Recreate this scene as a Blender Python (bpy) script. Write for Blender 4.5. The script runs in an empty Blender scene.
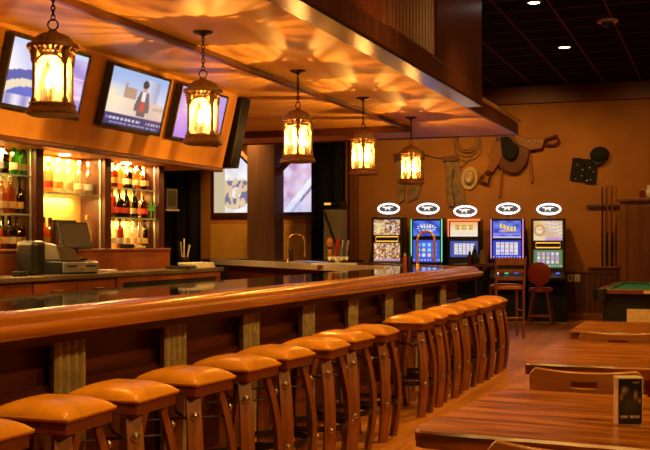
import bpy, bmesh, math, random
from mathutils import Vector, Matrix, noise
R = random.Random(7)
PI = math.pi
sc = bpy.context.scene
C = sc.collection

# ------------------------------------------------------------------ camera
FPX, UP, VP, CH = 1063.0, 325.0, 243.0, 1.37
TH = math.atan((717 - 325) / FPX)
SN, CS = math.sin(TH), math.cos(TH)
cam = bpy.data.cameras.new('camera')
cam.sensor_width = 36.0
cam.lens = 36.0 * FPX / 650.0
cam.shift_y = (VP - 225.0) / 650.0
cam.clip_end = 200
camo = bpy.data.objects.new('camera', cam)
camo.location = (0, 0, CH)
camo.rotation_euler = (PI / 2, 0, TH)
C.objects.link(camo)
sc.camera = camo

def wy(u, v, Y):                                   # point of the plane y = Y
    Yc = Y / ((u - UP) / FPX * SN + CS)
    Xc = (u - UP) / FPX * Yc
    return Vector((Xc * CS - Yc * SN, Y, CH - (v - VP) * Yc / FPX))

def yat(u, x):                                      # y on the plane x where image column u falls
    Yc = x / ((u - UP) / FPX * CS - SN)
    return (u - UP) / FPX * Yc * SN + Yc * CS

FX, BX = -4.67, -4.90                              # front and back of the bottle shelving
# ------------------------------------------------------------------ materials
def newmat(name):
    m = bpy.data.materials.new(name)
    m.use_nodes = True
    nt = m.node_tree
    b = nt.nodes['Principled BSDF']
    return m, nt, b

def N(nt, t, **kw):
    n = nt.nodes.new(t)
    for k, v in kw.items():
        if k.startswith('i_'):
            n.inputs[k[2:].replace('_', ' ')].default_value = v
        else:
            setattr(n, k, v)
    return n

def col4(c):
    return (c[0], c[1], c[2], 1.0)

def ramp(nt, fac, stops):
    r = nt.nodes.new('ShaderNodeValToRGB')
    e = r.color_ramp.elements
    while len(e) < len(stops):
        e.new(0.5)
    for k, (p, c) in enumerate(stops):
        e[k].position = p
        e[k].color = col4(c)
    nt.links.new(fac, r.inputs['Fac'])
    return r

def plain(name, c, rough=0.5, metal=0.0, var=0.12, scale=18, bump=0.0, coat=0.0, spec=0.5):
    m, nt, b = newmat(name)
    tc = N(nt, 'ShaderNodeTexCoord')
    no = N(nt, 'ShaderNodeTexNoise')
    no.inputs['Scale'].default_value = scale
    no.inputs['Detail'].default_value = 5
    nt.links.new(tc.outputs['Object'], no.inputs['Vector'])
    lo = [max(0, x * (1 - var)) for x in c]
    hi = [min(1, x * (1 + var)) for x in c]
    r = ramp(nt, no.outputs['Fac'], [(0.3, lo), (0.7, hi)])
    nt.links.new(r.outputs['Color'], b.inputs['Base Color'])
    b.inputs['Roughness'].default_value = rough
    b.inputs['Metallic'].default_value = metal
    b.inputs['Coat Weight'].default_value = coat
    b.inputs['Specular IOR Level'].default_value = spec
    if bump:
        bp = N(nt, 'ShaderNodeBump')
        bp.inputs['Strength'].default_value = bump
        bp.inputs['Distance'].default_value = 0.01
        nt.links.new(no.outputs['Fac'], bp.inputs['Height'])
        nt.links.new(bp.outputs['Normal'], b.inputs['Normal'])
    return m

def wood(name, c1, c2, axis='Y', scale=6.0, stretch=14.0, rough=0.3, coat=0.0, c3=None, bump=0.05):
    m, nt, b = newmat(name)
    tc = N(nt, 'ShaderNodeTexCoord')
    mp = N(nt, 'ShaderNodeMapping')
    s = {'X': (1 / stretch, 1, 1), 'Y': (1, 1 / stretch, 1), 'Z': (1, 1, 1 / stretch)}[axis]
    mp.inputs['Scale'].default_value = [x * scale for x in s]
    nt.links.new(tc.outputs['Object'], mp.inputs['Vector'])
    n1 = N(nt, 'ShaderNodeTexNoise')
    n1.inputs['Scale'].default_value = 2.2
    n1.inputs['Detail'].default_value = 8
    n1.inputs['Distortion'].default_value = 0.6
    nt.links.new(mp.outputs['Vector'], n1.inputs['Vector'])
    stops = [(0.30, c1), (0.68, c2)]
    if c3:
        stops = [(0.28, c1), (0.5, c2), (0.72, c3)]
    r = ramp(nt, n1.outputs['Fac'], stops)
    nt.links.new(r.outputs['Color'], b.inputs['Base Color'])
    b.inputs['Roughness'].default_value = rough
    b.inputs['Coat Weight'].default_value = coat
    b.inputs['Coat Roughness'].default_value = 0.12
    if bump:
        bp = N(nt, 'ShaderNodeBump')
        bp.inputs['Strength'].default_value = bump
        bp.inputs['Distance'].default_value = 0.01
        nt.links.new(n1.outputs['Fac'], bp.inputs['Height'])
        nt.links.new(bp.outputs['Normal'], b.inputs['Normal'])
    return m

def emit(name, c, s):
    m, nt, b = newmat(name)
    b.inputs['Base Color'].default_value = col4(c)
    b.inputs['Emission Color'].default_value = col4(c)
    b.inputs['Emission Strength'].default_value = s
    return m

def painted(name, s, rough=0.25):                  # picture stored per vertex: a lit screen or a print
    m, nt, b = newmat(name)
    a = N(nt, 'ShaderNodeAttribute')
    a.attribute_name = 'Col'
    if s:
        b.inputs['Base Color'].default_value = (0.01, 0.01, 0.01, 1)
        nt.links.new(a.outputs['Color'], b.inputs['Emission Color'])
        b.inputs['Emission Strength'].default_value = s
    else:
        nt.links.new(a.outputs['Color'], b.inputs['Base Color'])
    b.inputs['Roughness'].default_value = rough
    return m

def clear(name, c, gloss=0.12, body=0.0, bodyc=(1, 1, 1)):  # thin tinted glass
    m = bpy.data.materials.new(name)
    m.use_nodes = True
    nt = m.node_tree
    nt.nodes.clear()
    out = N(nt, 'ShaderNodeOutputMaterial')
    t = N(nt, 'ShaderNodeBsdfTransparent')
    t.inputs['Color'].default_value = col4(c)
    g = N(nt, 'ShaderNodeBsdfGlossy')
    g.inputs['Roughness'].default_value = 0.06
    d = N(nt, 'ShaderNodeBsdfTranslucent')
    d.inputs['Color'].default_value = col4(bodyc)
    mx = N(nt, 'ShaderNodeMixShader')
    mx.inputs['Fac'].default_value = body
    m2 = N(nt, 'ShaderNodeMixShader')
    lw = N(nt, 'ShaderNodeLayerWeight')
    lw.inputs['Blend'].default_value = 0.25
    mul = N(nt, 'ShaderNodeMath', operation='MULTIPLY_ADD')
    mul.inputs[1].default_value = 0.5
    mul.inputs[2].default_value = gloss
    nt.links.new(lw.outputs['Fresnel'], mul.inputs[0])
    nt.links.new(t.outputs[0], mx.inputs[1])
    nt.links.new(d.outputs[0], mx.inputs[2])
    nt.links.new(mul.outputs[0], m2.inputs['Fac'])
    nt.links.new(mx.outputs[0], m2.inputs[1])
    nt.links.new(g.outputs[0], m2.inputs[2])
    nt.links.new(m2.outputs[0], out.inputs['Surface'])
    return m

M = {}
M['floor'] = None
M['barwood'] = wood('bar_wood', (0.23, 0.064, 0.006), (0.47, 0.16, 0.014), 'Y', 9, 22, 0.24, 0.3)
M['panelwood'] = wood('panel_wood', (0.055, 0.010, 0.005), (0.115, 0.024, 0.010), 'Y', 8, 12, 0.38)
M['darkwood'] = wood('dark_wood', (0.042, 0.011, 0.006), (0.085, 0.023, 0.010), 'Z', 8, 12, 0.32)
M['fascia'] = wood('fascia_wood', (0.085, 0.017, 0.006), (0.15, 0.034, 0.009), 'Z', 7, 14, 0.36)
M['trim'] = wood('trim_wood', (0.085, 0.020, 0.008), (0.15, 0.040, 0.014), 'Y', 8, 14, 0.3)
M['pillar'] = wood('pillar_wood', (0.22, 0.105, 0.075), (0.32, 0.16, 0.115), 'Z', 7, 18, 0.4)
M['stave'] = wood('stave_wood', (0.13, 0.034, 0.008), (0.30, 0.090, 0.020), 'Z', 11, 16, 0.34, 0.25)
M['stave_dark'] = wood('stool_apron_wood', (0.11, 0.022, 0.007), (0.22, 0.055, 0.014), 'Y', 9, 12, 0.32, 0.25)
M['table'] = wood('table_wood', (0.06, 0.013, 0.002), (0.26, 0.075, 0.006), 'X', 10, 9, 0.3, 0.0, (0.48, 0.17, 0.015))
M['chairwood'] = wood('chair_wood', (0.32, 0.11, 0.022), (0.46, 0.18, 0.042), 'X', 7, 12, 0.35, 0.2)
M['redwood'] = wood('cabinet_wood', (0.16, 0.045, 0.016), (0.27, 0.085, 0.030), 'Z', 6, 7, 0.42)
M['cabwood'] = wood('drawer_wood', (0.17, 0.045, 0.014), (0.30, 0.085, 0.024), 'Y', 7, 12, 0.34)
M['shelfwood'] = wood('divider_wood', (0.085, 0.030, 0.018), (0.14, 0.052, 0.032), 'Z', 8, 16, 0.33)
M['leather'] = plain('tan_leather', (0.60, 0.24, 0.018), 0.30, 0, 0.18, 9, 0.06, 0.0, 0.4)
M['seatcloth'] = plain('seat_leather', (0.36, 0.11, 0.05), 0.42, 0, 0.12, 12)
M['iron'] = plain('black_iron', (0.045, 0.032, 0.026), 0.42, 0.8)
M['bolt'] = plain('bolt_steel', (0.42, 0.34, 0.26), 0.3, 0.9)
M['bronze'] = plain('lantern_bronze', (0.20, 0.095, 0.035), 0.5, 0.3, 0.35, 60, 0.15)
M['crown'] = wood('crown_wood', (0.12, 0.016, 0.005), (0.18, 0.028, 0.008), 'X', 7, 14, 0.5)
M['black'] = plain('black_plastic', (0.012, 0.011, 0.012), 0.35)
M['matte'] = plain('matte_black', (0.006, 0.005, 0.006), 0.9)
M['curtain'] = plain('black_velvet', (0.006, 0.004, 0.004), 0.95, 0, 0.3, 6)
M['grey'] = plain('grey_plastic', (0.065, 0.05, 0.042), 0.4)
M['silver'] = plain('silver_metal', (0.55, 0.55, 0.60), 0.28, 0.7)
M['steel'] = plain('brushed_steel', (0.88, 0.82, 0.82), 0.34, 0.35, 0.12, 30)
M['band'] = plain('polished_metal_band', (0.75, 0.56, 0.38), 0.24, 1.0, 0.10, 14)
M['brass'] = plain('brass', (0.85, 0.54, 0.18), 0.24, 0.7)
M['zinc'] = plain('galvanized_metal', (0.50, 0.40, 0.20), 0.42, 0.35, 0.3, 22)
M['granite'] = plain('black_granite', (0.020, 0.014, 0.011), 0.075, 0, 0.5, 90, 0, 0.4)
M['backtop'] = plain('stone_counter', (0.13, 0.095, 0.062), 0.22, 0, 0.35, 70)
M['soffit'] = plain('ochre_plaster', (0.72, 0.34, 0.05), 0.55, 0, 0.10, 5, 0.03)
M['ceilbar'] = plain('amber_plaster_ceiling', (0.70, 0.36, 0.06), 0.48, 0, 0.07, 4, 0.02)
M['wallback'] = plain('brown_orange_plaster', (0.40, 0.142, 0.020), 0.75, 0, 0.10, 2.4, 0.03)
M['wallyellow'] = plain('yellow_plaster', (0.62, 0.30, 0.05), 0.7, 0, 0.08, 4)
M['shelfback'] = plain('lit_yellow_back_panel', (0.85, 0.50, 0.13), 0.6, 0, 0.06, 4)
M['white'] = plain('white_paint', (0.8, 0.78, 0.74), 0.5)
M['paper'] = plain('white_paper', (0.78, 0.74, 0.66), 0.7)
M['cream'] = plain('cream_felt', (0.62, 0.42, 0.20), 0.8)
M['ivory'] = plain('ivory_plate', (0.70, 0.52, 0.28), 0.4)
M['tan'] = plain('worn_hide', (0.26, 0.15, 0.068), 0.85, 0, 0.4, 9)
M['saddle'] = plain('saddle_leather', (0.13, 0.028, 0.008), 0.42, 0, 0.3, 14)
M['saddle2'] = plain('tooled_leather', (0.27, 0.08, 0.018), 0.42, 0, 0.35, 26, 0.3)
M['rope'] = plain('lasso_rope', (0.30, 0.16, 0.055), 0.85, 0, 0.3, 40)
M['redlea'] = plain('oxblood_vinyl', (0.46, 0.05, 0.012), 0.4)
M['felt'] = plain('green_felt', (0.005, 0.12, 0.10), 0.95, 0, 0.08, 30)
M['orange'] = plain('carved_orange_wood', (0.66, 0.24, 0.035), 0.4, 0, 0.2, 25)
M['red'] = plain('red_lacquer', (0.52, 0.03, 0.012), 0.25)
M['green'] = plain('leaf_green', (0.06, 0.42, 0.06), 0.5)
M['bulb'] = emit('lit_candle_bulb', (1.0, 0.70, 0.28), 70)
M['downlight'] = emit('lit_downlight', (1.0, 0.72, 0.34), 9)
M['spotlit'] = emit('lit_ceiling_bulb', (1.0, 0.93, 0.80), 14)
M['ring'] = emit('lit_white_ring', (0.93, 0.94, 1.0), 2.2)
M['logo'] = emit('lit_white_logo', (0.90, 0.90, 0.96), 0.95)
M['signface'] = emit('sign_face', (0.07, 0.065, 0.075), 0.8)
M['gold'] = emit('lit_gold_trim', (1.0, 0.55, 0.08), 0.9)
M['ledgreen'] = emit('lit_green_strip', (0.12, 0.9, 0.4), 1.1)
M['ledpink'] = emit('lit_pink_strip', (0.75, 0.35, 0.9), 0.8)
M['ledred'] = emit('lit_red_strip', (1.0, 0.16, 0.05), 1.4)
M['ledblue'] = emit('lit_blue_strip', (0.10, 0.16, 1.0), 1.0)
M['screen'] = painted('lit_screen', 0.9)
M['tvscreen'] = painted('lit_tv_screen', 1.0)
M['print'] = painted('printed_card', 0, 0.3)
M['shelfglass'] = clear('shelf_glass', (0.80, 0.93, 0.90), 0.15, 0.06, (0.7, 0.9, 0.9))
M['glassedge'] = plain('glass_edge', (0.42, 0.52, 0.55), 0.15)
M['acrylic'] = plain('clear_acrylic_edge', (0.66, 0.50, 0.36), 0.2)

def lantern_glass():
    m = clear('seeded_lantern_glass', (1, 0.86, 0.58), 0.05, 0.22, (1.0, 0.66, 0.24))
    nt = m.node_tree
    t = [n for n in nt.nodes if n.type == 'BSDF_TRANSPARENT'][0]
    tc = N(nt, 'ShaderNodeTexCoord')
    mp = N(nt, 'ShaderNodeMapping')
    mp.inputs['Scale'].default_value = (95, 95, 7)
    no = N(nt, 'ShaderNodeTexNoise')
    no.inputs['Scale'].default_value = 1.0
    no.inputs['Detail'].default_value = 2
    nt.links.new(tc.outputs['Object'], mp.inputs['Vector'])
    nt.links.new(mp.outputs['Vector'], no.inputs['Vector'])
    r = ramp(nt, no.outputs['Fac'], [(0.42, (0.34, 0.24, 0.10)), (0.58, (1.0, 0.94, 0.78))])
    nt.links.new(r.outputs['Color'], t.inputs['Color'])
    return m
M['lglass'] = lantern_glass()

def floor_mat():
    m, nt, b = newmat('plank_floor')
    tc = N(nt, 'ShaderNodeTexCoord')
    mp = N(nt, 'ShaderNodeMapping')
    mp.inputs['Rotation'].default_value = (0, 0, PI / 2)
    nt.links.new(tc.outputs['Object'], mp.inputs['Vector'])
    br = N(nt, 'ShaderNodeTexBrick')
    br.inputs['Scale'].default_value = 1.0
    br.inputs['Brick Width'].default_value = 1.3
    br.inputs['Row Height'].default_value = 0.10
    br.inputs['Mortar Size'].default_value = 0.0015
    br.inputs['Color1'].default_value = (0.40, 0.145, 0.022, 1)
    br.inputs['Color2'].default_value = (0.58, 0.23, 0.04, 1)
    br.inputs['Mortar'].default_value = (0.10, 0.03, 0.008, 1)
    nt.links.new(mp.outputs['Vector'], br.inputs['Vector'])
    m2 = N(nt, 'ShaderNodeMapping')
    m2.inputs['Scale'].default_value = (22, 1.4, 1)
    nt.links.new(tc.outputs['Object'], m2.inputs['Vector'])
    no = N(nt, 'ShaderNodeTexNoise')
    no.inputs['Scale'].default_value = 1.5
    no.inputs['Detail'].default_value = 8
    nt.links.new(m2.outputs['Vector'], no.inputs['Vector'])
    r = ramp(nt, no.outputs['Fac'], [(0.3, (0.72, 0.66, 0.6)), (0.7, (1.1, 1.05, 1.0))])
    mx = N(nt, 'ShaderNodeMix', data_type='RGBA', blend_type='MULTIPLY')
    mx.inputs['Factor'].default_value = 1.0
    nt.links.new(br.outputs['Color'], mx.inputs['A'])
    nt.links.new(r.outputs['Color'], mx.inputs['B'])
    nt.links.new(mx.outputs['Result'], b.inputs['Base Color'])
    b.inputs['Roughness'].default_value = 0.36
    return m
M['floor'] = floor_mat()

def tile_mat():                                    # black drop-ceiling tiles between thin rails
    m, nt, b = newmat('black_ceiling_tiles')
    tc = N(nt, 'ShaderNodeTexCoord')
    br = N(nt, 'ShaderNodeTexBrick')
    br.offset = 0.0
    br.inputs['Scale'].default_value = 1.0
    br.inputs['Brick Width'].default_value = 0.62
    br.inputs['Row Height'].default_value = 0.62
    br.inputs['Mortar Size'].default_value = 0.012
    br.inputs['Mortar Smooth'].default_value = 0.0
    br.inputs['Color1'].default_value = (0.006, 0.003, 0.002, 1)
    br.inputs['Color2'].default_value = (0.012, 0.005, 0.003, 1)
    br.inputs['Mortar'].default_value = (0.20, 0.085, 0.05, 1)
    nt.links.new(tc.outputs['Object'], br.inputs['Vector'])
    nt.links.new(br.outputs['Color'], b.inputs['Base Color'])
    b.inputs['Roughness'].default_value = 0.9
    b.inputs['Specular IOR Level'].default_value = 0.05
    return m
M['tiles'] = tile_mat()

# ------------------------------------------------------------------ mesh helpers
class MB:
    def __init__(s):
        s.bm = bmesh.new()
    def poly(s, pts):
        return s.bm.faces.new([s.bm.verts.new(p) for p in pts])
    def hexa(s, p):                                # 8 corners: bottom ring, top ring
        v = [s.bm.verts.new(q) for q in p]
        for f in ((3, 2, 1, 0), (4, 5, 6, 7), (0, 1, 5, 4), (1, 2, 6, 5), (2, 3, 7, 6), (3, 0, 4, 7)):
            s.bm.faces.new([v[k] for k in f])
        return s
    def box(s, x0, x1, y0, y1, z0, z1, mtx=None):
        p = [Vector(q) for q in ((x0, y0, z0), (x1, y0, z0), (x1, y1, z0), (x0, y1, z0),
                                 (x0, y0, z1), (x1, y0, z1), (x1, y1, z1), (x0, y1, z1))]
        if mtx:
            p = [mtx @ q for q in p]
        return s.hexa(p)
    def cbox(s, c, d, rz=0.0, rx=0.0, ry=0.0):
        m = Matrix.Translation(c) @ Matrix.Rotation(rz, 4, 'Z') @ Matrix.Rotation(ry, 4, 'Y') @ Matrix.Rotation(rx, 4, 'X')
        return s.box(-d[0] / 2, d[0] / 2, -d[1] / 2, d[1] / 2, -d[2] / 2, d[2] / 2, m)
    def ringbridge(s, a, b):
        n = len(a)
        for k in range(n):
            s.bm.faces.new((a[k], a[(k + 1) % n], b[(k + 1) % n], b[k]))
    def lathe(s, prof, n=20, c=(0, 0, 0), cap=True, sq=None):
        rings = []
        for r, z in prof:
            ring = []
            for k in range(n):
                a = 2 * PI * (k + 0.5) / n
                x, y = math.cos(a), math.sin(a)
                if sq:                              # rounded square section
                    d = (abs(x) ** sq + abs(y) ** sq) ** (-1 / sq)
                    x, y = x * d, y * d
                ring.append(s.bm.verts.new((c[0] + r * x, c[1] + r * y, c[2] + z)))
            rings.append(ring)
        for k in range(len(rings) - 1):
            s.ringbridge(rings[k], rings[k + 1])
        if cap:
            s.bm.faces.new(list(reversed(rings[0])))
            s.bm.faces.new(rings[-1])
        return s
    def tube(s, path, r, n=8, closed=False, flat=None):
        path = [Vector(p) for p in path]
        rings = []
        up = None
        m = len(path)
        for k, p in enumerate(path):
            a = path[(k - 1) % m] if (closed or k > 0) else p
            b = path[(k + 1) % m] if (closed or k < m - 1) else p
            t = (b - a).normalized()
            if up is None:
                up = Vector((0, 0, 1)) if abs(t.z) < 0.9 else Vector((1, 0, 0))
            sd = t.cross(up)
            if sd.length < 1e-4:
                sd = Vector((1, 0, 0))
            sd.normalize()
            w = sd.cross(t).normalized()
            up = w
            rr = r[k] if isinstance(r, (list, tuple)) else r
            f1, f2 = flat if flat else (1, 1)
            rings.append([s.bm.verts.new(p + (sd * math.cos(2 * PI * q / n) * f1 + w * math.sin(2 * PI * q / n) * f2) * rr) for q in range(n)])
        for k in range(m - 1):
            s.ringbridge(rings[k], rings[k + 1])
        if closed:
            s.ringbridge(rings[-1], rings[0])
        else:
            s.bm.faces.new(list(reversed(rings[0])))
            s.bm.faces.new(rings[-1])
        return s
    def torus(s, c, R_, r, nu=16, nv=6, mtx=None, sx=1.0):
        pts = []
        for k in range(nu):
            a = 2 * PI * k / nu
            q = Vector((R_ * math.cos(a) * sx, R_ * math.sin(a), 0))
            if mtx:
                q = mtx @ q
            pts.append(Vector(c) + q)
        return s.tube(pts, r, nv, True)
    def ball(s, c, r, n=10, sc_=(1, 1, 1)):
        mt = Matrix.Translation(c) @ Matrix.Diagonal((r * sc_[0], r * sc_[1], r * sc_[2], 1))
        bmesh.ops.create_uvsphere(s.bm, u_segments=n * 2, v_segments=n, radius=1.0, matrix=mt)
        return s
    def cyl(s, p0, p1, r, n=14):
        return s.tube([p0, p1], r, n)
    def prism(s, pts, y0, y1):                     # outline in local x,z; thickness along y
        a = [s.bm.verts.new((x, y0, z)) for x, z in pts]
        b = [s.bm.verts.new((x, y1, z)) for x, z in pts]
        s.bm.faces.new(a)
        s.bm.faces.new(list(reversed(b)))
        n = len(a)
        for k in range(n):
            s.bm.faces.new((a[(k + 1) % n], a[k], b[k], b[(k + 1) % n]))
        return s
    def sweep(s, line, prof):                      # profile (inward offset, z) carried along a plan polyline with mitres
        P = [Vector((x, y)) for x, y in line]
        n = len(P)
        rings = []
        for k in range(n):
            d0 = (P[k] - P[k - 1]).normalized() if k > 0 else None
            d1 = (P[k + 1] - P[k]).normalized() if k < n - 1 else None
            d0 = d0 or d1
            d1 = d1 or d0
            n0, n1 = Vector((-d0.y, d0.x)), Vector((-d1.y, d1.x))
            mv = (n0 + n1)
            mv = mv / (mv.dot(n0))
            rings.append([s.bm.verts.new((P[k].x + mv.x * o, P[k].y + mv.y * o, z)) for o, z in prof])
        for k in range(n - 1):
            s.ringbridge(rings[k], rings[k + 1])
        s.bm.faces.new(list(reversed(rings[0])))
        s.bm.faces.new(rings[-1])
        return s
    def build(s, name, mat, parent=None, smooth=False, bevel=0.0, loc=None, seg=2):
        bmesh.ops.recalc_face_normals(s.bm, faces=s.bm.faces[:])
        me = bpy.data.meshes.new(name)
        s.bm.to_mesh(me)
        s.bm.free()
        me.materials.append(mat)
        if smooth:
            for p in me.polygons:
                p.use_smooth = True
            if smooth != 'all':
                try:
                    me.set_sharp_from_angle(angle=math.radians(38))
                except Exception:
                    pass
        o = bpy.data.objects.new(name, me)
        C.objects.link(o)
        if parent:
            o.parent = parent
        if loc:
            o.location = loc
        if bevel:
            bv = o.modifiers.new('edge', 'BEVEL')
            bv.width = bevel
            bv.segments = seg
            bv.limit_method = 'ANGLE'
        return o

def thing(name, label, cat, loc=(0, 0, 0), rz=0.0, group=None):
    o = bpy.data.objects.new(name, None)
    o.empty_display_size = 0.1
    C.objects.link(o)
    o.location = loc
    o.rotation_euler = (0, 0, rz)
    o['label'] = label
    o['category'] = cat
    if group:
        o['group'] = group
    return o

def tag(o, label, cat, group=None):
    o['label'] = label
    o['category'] = cat
    if group:
        o['group'] = group
    return o

def struct(o):
    o['kind'] = 'structure'
    return o

def dup(root, loc, rz=0.0, label=None):
    r = root.copy()
    C.objects.link(r)
    r.location = loc
    r.rotation_euler = (0, 0, rz)
    if label:
        r['label'] = label
    for ch in list(root.children):
        c = ch.copy()
        C.objects.link(c)
        c.parent = r
        for g in list(ch.children):
            d = g.copy()
            C.objects.link(d)
            d.parent = c
    return r

def picture(name, w, h, nx, nz, fn, mat, parent=None, y=0.0, z0=0.0, x0=None):   # upright picture facing -y, painted per vertex
    me = bpy.data.meshes.new(name)
    x0 = -w / 2 if x0 is None else x0
    vs, fs, cs = [], [], []
    for j in range(nz + 1):
        for i in range(nx + 1):
            vs.append((x0 + w * i / nx, y, z0 + h * j / nz))
            c = fn(i / nx, j / nz)
            cs += [max(0, c[0]), max(0, c[1]), max(0, c[2]), 1.0]
    for j in range(nz):
        for i in range(nx):
            a = j * (nx + 1) + i
            fs.append((a, a + 1, a + nx + 2, a + nx + 1))
    me.from_pydata(vs, [], fs)
    at = me.color_attributes.new('Col', 'FLOAT_COLOR', 'POINT')
    at.data.foreach_set('color', cs)
    me.materials.append(mat)
    o = bpy.data.objects.new(name, me)
    C.objects.link(o)
    if parent:
        o.parent = parent
    return o

def lerp(a, b, t):
    t = min(1, max(0, t))
    return tuple(a[k] + (b[k] - a[k]) * t for k in range(3))

def lamp(name, kind, loc, power, c, size=0.05, to=None, cone=None, blend=0.6):
    l = bpy.data.lights.new(name, kind)
    l.energy = power
    l.color = c
    if kind == 'AREA':
        l.shape = 'RECTANGLE'
        l.size, l.size_y = size if isinstance(size, tuple) else (size, size)
    else:
        l.shadow_soft_size = size
    if kind == 'SPOT':
        l.spot_size = math.radians(cone or 80)
        l.spot_blend = blend
    o = bpy.data.objects.new(name, l)
    C.objects.link(o)
    o.location = loc
    if to is not None:
        d = Vector(to) - Vector(loc)
        o.rotation_euler = d.to_track_quat('-Z', 'Y').to_euler()
    return o

WY = 19.41                                          # back wall plane

# ------------------------------------------------------------------ the setting
struct(MB().box(-13, 4.2, -3.5, WY + 0.2, -0.1, 0).build('floor', M['floor']))
struct(MB().box(-13, 4.2, -3.5, WY + 0.2, 4.2, 4.3).build('ceiling', M['tiles']))
struct(MB().box(-13, 4.2, WY, WY + 0.2, 0, 4.2).build('wall_back', M['wallback']))
struct(MB().box(4.0, 4.2, -3.5, WY, 0, 4.2).build('wall_right', M['wallback']))
struct(MB().box(-13, -12.8, -3.5, WY, 0, 4.2).build('wall_left', M['wallback']))
struct(MB().box(-13, 4.2, -3.5, -3.3, 0, 4.2).build('wall_front', M['wallback']))
struct(MB().box(-12.8, 4.0, WY - 0.10, WY, 3.90, 4.2).build('trim_1', M['crown']))                    # wood crown beam
# beadboard wainscot and chair rail right of the machines
b = MB()
x = -6.3
while x < 4.0:
    b.box(x, x + 0.085, WY - 0.022, WY, 0.10, 0.84)
    x += 0.095
b.box(-6.4, 4.0, WY - 0.008, WY, 0.0, 0.84)
struct(b.build('trim_2', M['panelwood'], bevel=0.004))
struct(MB().box(-6.4, 4.0, WY - 0.05, WY, 0.84, 0.91).build('trim_3', M['redwood'], bevel=0.01))
struct(MB().box(-12.8, 4.0, WY - 0.035, WY, 0.0, 0.12).build('baseboard_back', M['redwood'], bevel=0.008))
struct(MB().box(-6.62, -6.46, WY - 0.12, WY, 0, 3.9).build('trim_4', M['redwood'], bevel=0.01))     # post between stage and machines
struct(MB().box(-9.62, -7.2, WY - 0.03, WY, 0.6, 1.75).build('trim_5', M['wallyellow']))             # pale panel under the stage screen

# low bar ceiling
struct(MB().box(-12.8, -2.40, -1.0, 13.54, 2.75, 2.90).build('ceiling_bar', M['ceilbar']))
struct(MB().box(-2.40, -2.375, 10.60, 13.56, 2.745, 2.90).build('trim_6', M['darkwood']))
struct(MB().cyl((-2.372, 10.60, 2.915), (-2.372, 13.57, 2.915), 0.03, 10).build('trim_7', M['brass'], smooth=True))
struct(MB().box(-12.8, -2.40, 13.52, 13.56, 2.735, 2.90).build('trim_8', M['trim']))
struct(MB().box(-2.39, -2.215, -1.0, 10.58, 2.742, 2.76).build('trim_9', M['band']))                 # polished band under the fascia
# tall wood fascia box above the bar edge
b = MB().box(-2.6, -2.235, -1.0, 10.57, 2.90, 4.2)
struct(b.build('wall_fascia', M['fascia']))
struct(MB().box(-2.6, -2.21, -1.0, 10.58, 2.76, 2.93).build('trim_10', M['darkwood'], bevel=0.012))
b = MB()
for y0 in (1.2, 4.3, 7.35):
    k = 0
    while k < 14:
        b.cyl((-2.235, y0 + k * 0.093, 2.93), (-2.235, y0 + k * 0.093, 4.2), 0.036, 8)
        k += 1
struct(b.build('trim_11', M['fascia'], smooth=True))
struct(MB().box(-2.235, -2.22, 8.75, 10.57, 2.93, 4.2).build('trim_12', M['darkwood']))
# dark wood strips on the low ceiling
struct(MB().box(-3.46, -3.40, -1.0, 12.10, 2.705, 2.75).build('trim_13', M['trim'], bevel=0.012))
struct(MB().box(-12.5, -3.39, 12.02, 12.14, 2.67, 2.75).build('trim_14', M['trim'], bevel=0.012))
# slanted soffit with its end and underside
SOF_T, SOF_B = (-4.19, 2.75), (-4.36, 2.06)
b = MB()
pr = [(SOF_T[0], SOF_T[1]), (SOF_B[0], SOF_B[1]), (-5.15, 2.06), (-5.15, 2.75)]
b.hexa([(pr[k][0], -1.0, pr[k][1]) for k in range(4)] + [(pr[k][0], 9.02, pr[k][1]) for k in range(4)])
struct(b.build('ceiling_soffit', M['soffit']))
struct(MB().box(-4.42, -4.345, -1.0, 9.03, 2.035, 2.075).build('trim_15', M['trim'], bevel=0.008))
struct(MB().box(-5.15, -4.92, -1.0, yat(168, FX), 0, 2.06).build('wall_backbar', M['darkwood']))

# pillar with knee braces
b = MB()
pt = Matrix.Translation((-8.18, 18.0, 0))
b.box(0, 0.555, 0, 0.45, 0, 4.2, pt)
pil = struct(b.build('pillar', M['pillar'], bevel=0.012))
pb = MB()
pb.tube([(-8.52, 18.2, 3.16), (-8.14, 18.2, 2.80)], 0.055, 4)
pb.build('brace', M['pillar'], pil)
pb = MB()
pb.tube([(-7.24, 18.2, 3.05), (-7.66, 18.2, 2.66)], 0.055, 4)
pb.build('brace', M['pillar'], pil)

# ------------------------------------------------------------------ bar counter
line = [(-2.55, 0.9), (-2.55, 12.25), (-6.85, 16.55)]
bar = thing('bar_counter', 'long L-shaped bar with polished wood armrest, black granite top and corrugated metal strips', 'bar counter')
MB().sweep(line, [(0.30, 0.0), (0.30, 1.03), (0.98, 1.03), (0.98, 0.0)]).build('body', M['panelwood'], bar)
MB().sweep(line, [(0.285, 0.10), (0.285, 1.0), (0.31, 1.0), (0.31, 0.10)]).build('front_panel', M['panelwood'], bar)
MB().sweep(line, [(0.245, 0.675), (0.235, 0.69), (0.235, 0.71), (0.255, 0.735), (0.30, 0.735), (0.30, 0.675)]).build('dado_rail', M['panelwood'], bar, smooth=True)
MB().sweep(line, [(0.25, 0.0), (0.25, 0.13), (0.265, 0.15), (0.31, 0.15), (0.31, 0.0)]).build('plinth', M['panelwood'], bar)
MB().sweep(line, [(0.03, 0.985), (0.008, 0.992), (0, 1.008), (0.0, 1.026), (0.012, 1.042), (0.035, 1.046), (0.05, 1.047), (0.055, 1.063),
                  (0.075, 1.082), (0.105, 1.094), (0.14, 1.096), (0.17, 1.09), (0.195, 1.08), (0.20, 1.03), (0.20, 1.0), (0.17, 0.985)]
           ).build('armrest', M['barwood'], bar, smooth=True)
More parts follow.
